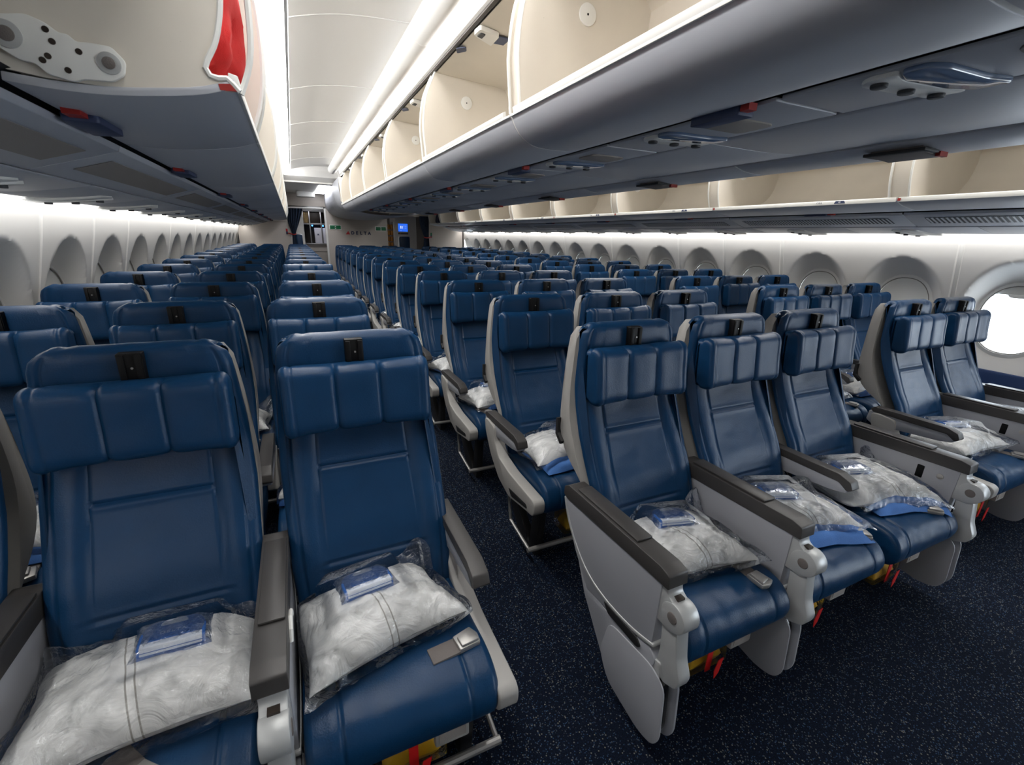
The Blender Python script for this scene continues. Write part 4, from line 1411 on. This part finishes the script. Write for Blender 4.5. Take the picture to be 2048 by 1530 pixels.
for (bl, r, c), seat in SEATS.items():
    want = r < 2 or (bl == 'C' and c == 0 and r < 11) or (bl == 'L' and r < 4) or (bl == 'R' and r < 4) or (bl == 'C' and r < 3)
    if not want:
        continue
    dx, dy, rz, v, sc, sy, bo_ = PACK_AT.get((bl, r, c), (prn.uniform(-0.02, 0.02), prn.uniform(-0.40, -0.35), prn.uniform(-0.25, 0.25), prn.randrange(4), 1.0, 1.0, (prn.uniform(-0.04, 0.04), prn.uniform(-0.05, 0.03))))
    ph = seat_phrase(bl, r, c)
    dy = min(dy, -0.385)
    sy *= 0.92
    t = thing('bedding_pack', 'wrapped white pillow and blue blanket on ' + ph, 'bedding', seat.location + Vector((0, 0, 0.43)), 0, 'wrapped bedding on the seats')
    near = r < 2
    pw, bl_, fm = PACKS[(v, near)]
    cz_, sz_ = math.cos(rz), math.sin(rz)
    def tfm(ox, oy):
        def f(p):
            x, y = p[0] * sc + ox, p[1] * sy + oy
            return dx + x * cz_ - y * sz_, dy + x * sz_ + y * cz_, p[2]
        return f
    x0, x1 = arm_limits(bl, r, c)
    VB = fit_to_seat(bl_, tfm(bo_[0], bo_[1]), x0, x1, 0.005, 0.003)
    VP = fit_to_seat(pw, tfm(0.0, 0.008), x0, x1, 0.006, 0.012)
    VF = fit_to_seat(fm, tfm(0.0, 0.0), x0, x1, 0.001, 0.001)
    if r < 3 or (bl == 'C' and c == 0 and r < 6):
        kx, ky, kz, krz = KIT_AT.get((bl, r, c), (prn.uniform(-0.05, 0.05), prn.uniform(-0.36, -0.31), 0.54, prn.uniform(-0.4, 0.4)))
        ky = min(ky, -0.345)
        top = VP[:len(VP) // 2]
        pts = [p for p in top if abs(p[0] - kx) < 0.058 and abs(p[1] - ky) < 0.046]
        pa, pb, pc = plane_fit(pts, kx, ky)
        res = max(p[2] - (pa + pb * (p[0] - kx) + pc * (p[1] - ky)) for p in pts)
        nv = Vector((-pb, -pc, 1)).normalized()
        xa = Vector((math.cos(krz), math.sin(krz), 0))
        xa = (xa - nv * xa.dot(nv)).normalized()
        KM = Matrix((xa, nv.cross(xa), nv)).transposed().to_4x4()
        KM.translation = Vector((kx, ky, pa + 0.45 * res))
        KI = KM.inverted()
        k = thing('headset_pouch', 'small blue wrapped pouch on ' + ph, 'pouch', (0, 0, 0), 0, 'wrapped pouches on the bedding')
        k.matrix_world = Matrix.Translation(seat.location) @ KM
        pb_ = link('pouch', KIT_BODY, k)
        link('label_band', KIT_BAND, k)
        link('fold_line', KIT_FOLD, k)
        link('cloth_tab', KIT_TAB, k)
        link('wrapper', KIT_FILM, k)
        if r == 0:
            link('lettering', KIT_TEXT, pb_, (0.0, -0.004, 0.0226))
        # the outer bag rides over the pouch
        for p in VF[:len(VF) // 2]:
            q = KI @ Vector(p)
            d = max(0.0, abs(q.x) - 0.080, abs(q.y) - 0.064)
            if d < 0.035:
                need = 0.040 * (1 - (d / 0.035) ** 2) ** 2
                if q.z < need:
                    p[2] += (need - q.z) * nv.z
                    p[1] = min(p[1], lerp_table(BACK_FRONT, p[2]) - (0.011 if abs(p[0]) > 0.125 else 0.004))
    for nm, mb_, vv, mt, an in (('blanket', bl_, VB, 'blanket_blue', 80), ('pillow', pw, VP, 'pillow_white', 80), ('wrap', fm, VF, 'film', 40)):
        m_ = MB()
        m_.v = [(p[0], p[1], p[2] - 0.43) for p in vv]
        m_.f = mb_.f
        link(nm, m_.mesh(nm, mt, angle=an, fixn=False), t)

VC = MB().prism(rounded([(-0.09, -0.055), (0.09, -0.055), (0.09, 0.055), (-0.09, 0.055)], 0.012), 0, 0.085, 'Z').mesh('case', 'film_thin', bevel=0.006)
VV = soft(0.078, 0.046, 0.066, 2.2, 0.006, 22, px=4, ridge=0.006, n=24).mesh('vest', 'vest_yellow', angle=80)
VS = MB().box(-0.012, 0.012, -0.058, -0.055, -0.004, 0.088).box(-0.012, 0.012, -0.056, 0.05, 0.085, 0.089).mesh('strap', 'vest_red', bevel=0.001)
VT = MB().prism([(0.0, 0.0), (0.022, 0.004), (0.010, -0.055), (-0.006, -0.075), (-0.012, -0.04)], -0.002, 0.0, 'Y').mesh('pull_tab', 'vest_red')
for key in [('L', 0, 1), ('L', 0, 2), ('C', 0, 0), ('C', 0, 1), ('C', 0, 2), ('R', 0, 0), ('R', 0, 1), ('C', 1, 0), ('C', 1, 1), ('C', 2, 0), ('R', 1, 0)]:
    seat = SEATS[key]
    t = thing('life_vest_box', 'boxed yellow life vest under ' + seat_phrase(*key), 'life vest', seat.location + Vector((0.015 if key[1] == 0 else 0.03, -0.515, 0.112)), 0, 'life vests under the seats')
    link('case', VC, t)
    link('vest', VV, t, (0, 0, 0.006))
    st = link('strap', VS, t)
    link('pull_tab', VT, st, (0.02, -0.0735, 0.05))
    hg = link('hanger', MB().box(-0.03, 0.03, -0.03, 0.05, 0.086, 0.165).mesh('hanger', 'gap_black'), t)

# ------------------------------------------------------------------ aft end of the cabin
BY = 12.2
bh = struct('wall_bulkhead')
link('centre_panel', MB().box(-0.79, 0.62, BY, BY + 0.04, 0, 2.0).mesh('centre_panel', 'bulkhead', bevel=0.006), bh)
link('side_panel', MB().box(-2.66, -1.60, BY, BY + 0.04, 0, 1.75).mesh('side_panel', 'bulkhead', bevel=0.006), bh)
link('side_panel', MB().box(1.67, 2.66, BY, BY + 0.04, 0, 1.75).mesh('side_panel', 'bulkhead', bevel=0.006), bh)
link('side_filler', MB().box(-2.75, -1.63, BY - 0.02, BY, 1.64, 2.7).mesh('side_filler', 'bulkhead'), bh)
link('side_filler', MB().box(1.63, 2.75, BY - 0.02, BY, 1.64, 2.7).mesh('side_filler', 'bulkhead'), bh)
link('corner_post', MB().box(-0.84, -0.79, BY - 0.02, BY + 0.05, 0, 1.96).mesh('corner_post', 'trim_white', bevel=0.012), bh)
link('aisle_header', MB().box(0.70, 1.66, BY - 0.02, BY + 0.04, 1.86, 2.3).mesh('aisle_header', 'bulkhead', bevel=0.006), bh)
link('aisle_header', MB().box(-1.70, -0.79, BY - 0.02, BY + 0.04, 1.99, 2.3).mesh('aisle_header', 'bulkhead', bevel=0.006), bh)
# belly of the centre line aft of the last bin
cl = struct('ceiling_closeout')
ag = smoothpath([(-0.80, 2.28), (-0.80, 2.05), (-0.74, 1.90), (-0.60, 1.80), (-0.35, 1.745), (0.0, 1.73), (0.35, 1.745), (0.60, 1.80), (0.74, 1.90), (0.80, 2.05), (0.80, 2.28)], 40)
for a, b in ((8.40, 9.5), (9.5, 10.6), (10.6, 11.6), (11.6, 12.2)):
    link('closeout_panel', MB().sheet(ag, a + 0.004, b - 0.004).mesh('closeout_panel', 'bin_grey', angle=60), cl)
link('closeout_end', MB().prism([(-0.80, 2.28), (-0.79, 1.92), (-0.6, 1.80), (0, 1.76), (0.6, 1.80), (0.79, 1.92), (0.80, 2.28)], 8.40, 8.41, 'Y').mesh('closeout_end', 'bin_cream'), cl)

# name sign on the bulkhead: red delta mark and letters
sg = thing('wall_sign', 'red triangle emblem and dark DELTA letters on the cream bulkhead', 'sign', (0, BY, 0))
em = MB().prism([(-0.385, 1.392), (-0.285, 1.392), (-0.325, 1.472)], -0.008, 0.0, 'Y').mesh('emblem', 'ink_red')
e1 = link('emblem', em, sg)
link('emblem_facet', MB().prism([(-0.373, 1.392), (-0.335, 1.405), (-0.297, 1.392)], -0.010, -0.008, 'Y').mesh('emblem_facet', 'vest_red'), e1)
x = -0.222
for ch in 'DELTA':
    lm = link('letter', text_mesh(ch, 0.098, 'ink_navy', 0.004, bold=0.005), sg, (x, -0.005, 1.425))
    lm.rotation_euler = (math.pi / 2, 0, 0)
    x += 0.098
for nm, x0 in (('beside the aisle opening with curtain', -0.612), ('beside the aisle with blue screen', 0.455)):
    t = thing('exit_sign', 'green exit sign with white running figures ' + nm, 'exit sign', (x0, BY, 1.545))
    link('border', MB().prism(rounded([(-0.135, -0.055), (0.135, -0.055), (0.135, 0.055), (-0.135, 0.055)], 0.012), -0.012, 0.0, 'Y').mesh('border', 'ink_white', bevel=0.002), t)
    pl_ = link('plate', MB().prism(rounded([(-0.122, -0.043), (0.122, -0.043), (0.122, 0.043), (-0.122, 0.043)], 0.008), -0.015, -0.010, 'Y').mesh('plate', 'exit_green', bevel=0.001), t)
    for zz in (0.02, -0.022):
        fg = MB().prism([(-0.018, zz - 0.015), (-0.006, zz), (-0.016, zz + 0.006), (0.006, zz + 0.013), (0.016, zz + 0.002), (0.006, zz), (0.020, zz - 0.014), (0.010, zz - 0.016), (0.0, zz - 0.004), (-0.010, zz - 0.016)], -0.0165, -0.0148, 'Y')
        link('figure', fg.mesh('figure', 'ink_white'), pl_)

# curtains gathered by red ties
def curtain(x_of, z0, z1, y, seed):
    vs, fs = [], []
    nx, nz = 48, 40
    for j in range(nz + 1):
        z = z0 + (z1 - z0) * j / nz
        a, b = x_of(z)
        for i in range(nx + 1):
            t = i / nx
            amp = 0.018 + 0.012 * min(1, (b - a) / 0.2)
            vs.append((a + (b - a) * t + 0.006 * math.sin(t * 31 + z * 3), y + amp * math.sin(t * math.pi * 11 + seed + 0.6 * math.sin(z * 4)), z))
    for j in range(nz):
        for i in range(nx):
            q = j * (nx + 1) + i
            fs.append((q, q + 1, q + nx + 2, q + nx + 1))
    return MB().add(vs, fs)
def cl_x(z):
    return (lerp_table([(0.1, -1.60), (1.15, -1.58), (1.35, -1.565), (1.63, -1.625), (1.9, -1.64)], z), lerp_table([(0.1, -1.46), (1.15, -1.485), (1.35, -1.505), (1.6, -1.40), (1.89, -1.30)], z))
def cr_x(z):
    return (lerp_table([(0.1, 1.50), (1.16, 1.517), (1.37, 1.543), (1.71, 1.434), (1.88, 1.43)], z), lerp_table([(0.1, 1.67), (1.16, 1.662), (1.37, 1.652), (1.72, 1.668), (1.88, 1.67)], z))
for nm, fx, z1, lab in (('curtain', cl_x, 1.93, 'dark navy curtain tied back beside the galley opening'), ('curtain', cr_x, 1.88, 'dark navy curtain tied back near the blue wall screen')):
    t = thing('curtain', lab, 'curtain', (0, 0, 0))
    link('cloth', curtain(fx, 0.08, z1, BY - 0.06, 1.0 if fx is cl_x else 2.2).mesh('cloth', 'curtain', angle=80), t)
    a, b = fx(1.36)
    ext = (-0.09, 0.01) if fx is cl_x else (-0.01, 0.09)
    link('tie', MB().tube([(a + ext[0], BY - 0.03, 1.385), (a, BY - 0.09, 1.362), ((a + b) / 2, BY - 0.105, 1.355), (b, BY - 0.09, 1.36), (b + ext[1], BY - 0.03, 1.385)], 0.012, 8).mesh('tie', 'red_latch'), t)
for x0, lab, c1 in ((-1.675, 'small red and navy placard beside the galley curtain tie', 'ink_red'), (1.738, 'small green and navy placard beside the curtain tie', 'exit_green')):
    t = thing('placard', lab, 'placard', (x0, BY, 1.42))
    link('upper_half', MB().box(-0.02, 0.02, -0.008, 0, 0.0, 0.062).mesh('upper_half', c1, bevel=0.001), t)
    link('lower_half', MB().box(-0.02, 0.02, -0.008, 0, -0.062, 0.0).mesh('lower_half', 'placard', bevel=0.001), t)
tag(link('curtain_rail', MB().tube([(-1.66, BY - 0.06, 1.945), (-0.85, BY - 0.06, 1.955)], 0.018, 10).mesh('curtain_rail', 'trim_white')), 'white tubular curtain rail across the galley aisle', 'rail')

# monument beside the galley with fold-down attendant seats
def jump_seat(x0, x1, z1, y, lab):
    t = thing('attendant_seat', lab, 'seat', ((x0 + x1) / 2, y, 0))
    w = (x1 - x0) / 2
    link('frame', MB().box(-w - 0.03, w + 0.01, -0.015, 0.0, 0.3, z1 + 0.01).mesh('frame', 'galley_metal', bevel=0.006), t)
    link('back_pad', MB().prism(rounded([(-w, 0.45), (w, 0.45), (w, z1), (-w, z1)], 0.04), -0.06, -0.015, 'Y').mesh('back_pad', 'leather', bevel=0.015, seg=3), t)
    link('seat_pad', MB().prism(rounded([(-w, 0.40), (w, 0.40), (w, 0.47), (-w, 0.47)], 0.015), -0.16, -0.015, 'Y').mesh('seat_pad', 'leather', bevel=0.01), t)
jump_seat(-1.50, -1.355, 1.36, 12.55, 'navy fold-down attendant seat behind the galley curtain')
jump_seat(1.155, 1.45, 1.36, 13.5, 'navy fold-down attendant seat under the blue screen')
mo = struct('wall_monument')
link('monument_body', MB().box(1.05, 1.66, 13.5, 14.2, 0, 2.14).mesh('monument_body', 'wall_white', bevel=0.01), mo)
link('monument_body', MB().box(-1.62, -1.30, 12.56, 13.6, 0, 2.14).mesh('monument_body', 'wall_white', bevel=0.01), mo)
link('monument_side', MB().box(1.66, 2.6, 13.9, 13.95, 0, 2.14).mesh('monument_side', 'bulkhead', bevel=0.006), mo)
t = thing('wall_screen', 'glowing blue cabin control screen above the attendant seat', 'screen', (1.28, 13.5, 1.605))
link('bezel', MB().box(-0.145, 0.145, -0.012, 0.0, -0.118, 0.118).mesh('bezel', 'shell', bevel=0.004), t)
dp = link('display', MB().box(-0.133, 0.133, -0.014, -0.010, -0.105, 0.105).mesh('display', 'monitor_blue'), t)
for i, (xx, zz, ww, hh) in enumerate(((-0.06, 0.01, 0.022, 0.07), (-0.02, 0.01, 0.018, 0.07), (0.03, 0.045, 0.02, 0.006), (0.08, 0.045, 0.02, 0.006), (0.03, 0.015, 0.02, 0.006), (0.08, 0.015, 0.02, 0.006), (0.03, -0.02, 0.02, 0.006), (0.08, -0.02, 0.02, 0.006), (-0.06, -0.085, 0.014, 0.012))):
    link('screen_mark', MB().box(xx - ww / 2, xx + ww / 2, -0.0152, -0.0139, zz - hh / 2, zz + hh / 2).mesh('screen_mark', 'monitor_text'), dp)
cp_ = link('control_strip', MB().box(-0.14, 0.14, -0.010, 0.0, -0.18, -0.135).mesh('control_strip', 'belt', bevel=0.003), t)
link('lamp_dot', MB().box(-0.09, -0.07, -0.012, -0.009, -0.165, -0.15).mesh('lamp_dot', 'vest_yellow'), cp_)
# amber-coloured cart column glimpsed beside the bulkhead
t = thing('galley_rack', 'narrow rack of amber trays beside the bulkhead edge', 'rack', (0.95, 13.6, 0))
link('frame', MB().box(-0.11, -0.09, 0, 0.4, 0, 1.75).mesh('frame', 'galley_metal'), t)
link('frame', MB().box(0.08, 0.10, 0, 0.4, 0, 1.75).mesh('frame', 'galley_metal'), t)
for q in range(6):
    for xx in (-0.045, 0.035):
        link('tray', MB().box(xx - 0.032, xx + 0.032, 0.02, 0.38, 0.75 + q * 0.16, 0.88 + q * 0.16).mesh('tray', 'amber', bevel=0.005), t)
# galley unit in the aisle
t = thing('galley_unit', 'steel galley unit with dark compartments and white doors past the aisle', 'galley', (0, 14.2, 0))
gm = lambda nm, a, b, y0, y1, z0, z1, m, par=None: link(nm, MB().box(a, b, y0, y1, z0, z1).mesh(nm, m, bevel=0.003), par or t)
gm('back', -1.30, -0.60, 0.45, 0.5, 0, 2.12, 'galley_dark')
gm('top', -1.30, -0.60, 0, 0.5, 1.95, 2.12, 'galley_metal')
gm('shelf', -1.26, -0.60, -0.01, 0.5, 1.615, 1.65, 'galley_metal')
gm('counter', -1.28, -0.58, -0.05, 0.5, 1.095, 1.125, 'galley_metal')
gm('base', -1.28, -0.60, 0, 0.5, 0, 1.095, 'bulkhead')
for z_ in (0.55, 0.9):
    gm('drawer_line', -1.20, -0.70, -0.006, 0, z_, z_ + 0.012, 'groove')
for x_ in (-1.27, -1.105, -0.815, -0.60):
    gm('post', x_ - 0.014, x_ + 0.014, -0.012, 0.02, 1.12, 1.96, 'galley_metal')
for q in range(4):
    gm('wood_slat', -1.245 + q * 0.03, -1.225 + q * 0.03, 0.02, 0.08, 1.66, 1.93, 'galley_wood')
gm('compartment', -1.09, -0.83, 0.1, 0.44, 1.66, 1.93, 'galley_dark')
for a, b in ((-1.005, -0.825), (-0.79, -0.62)):
    d = gm('door', a, b, 0.02, 0.1, 1.13, 1.535, 'galley_white')
    if a < -0.9:
        link('door_emblem', MB().prism([(-0.945, 1.34), (-0.885, 1.34), (-0.92, 1.39)], 0.012, 0.02, 'Y').mesh('door_emblem', 'ink_navy'), d)
for x_ in (-1.048, -0.774):
    link('indicator_lamp', MB().disc((x_, -0.005, 1.59), 0.02, 0.012, 'Y', 14).mesh('indicator_lamp', 'blue_led', bevel=0.003), t)
tag(link('galley_light', MB().box(-1.2, -0.7, 13.4, 13.7, 2.135, 2.148).mesh('galley_light', 'door_light')), 'bright ceiling lamp over the galley', 'ceiling light')
tag(link('door_zone_light', MB().prism([(-1.02, 9.9), (-0.82, 9.9), (-0.82, 11.9), (-1.02, 11.9)], 2.255, 2.266, 'Z').mesh('door_zone_light', 'door_light')), 'bright rectangular ceiling lamp ahead of the galley curtain', 'ceiling light')
tag(link('ceiling_box_light', MB().prism(rounded([(-1.40, 11.5), (-1.03, 11.5), (-1.03, 11.8), (-1.40, 11.8)], 0.05), 2.15, 2.266, 'Z').mesh('ceiling_box_light', 'bin_white', bevel=0.02)), 'rounded white box hanging from the ceiling before the curtain rail', 'ceiling box')
# navy tote left in the last bin of the open-window side
tg = thing('tote_bag', 'navy bag with white marks in the last open-window side bin', 'bag', (1.815, 11.55, 1.716))
bb = soft(0.11, 0.10, 0.22, 6.6, 0.006, 10, px=7, ridge=0.008, n=26).mesh('bag_body', 'bag_navy', angle=80)
ob = link('bag_body', bb, tg)
link('bag_mark', MB().prism([(-0.03, 0.13), (0.0, 0.175), (0.03, 0.13), (0.0, 0.145)], -0.112, -0.102, 'Y').mesh('bag_mark', 'ink_white'), ob)
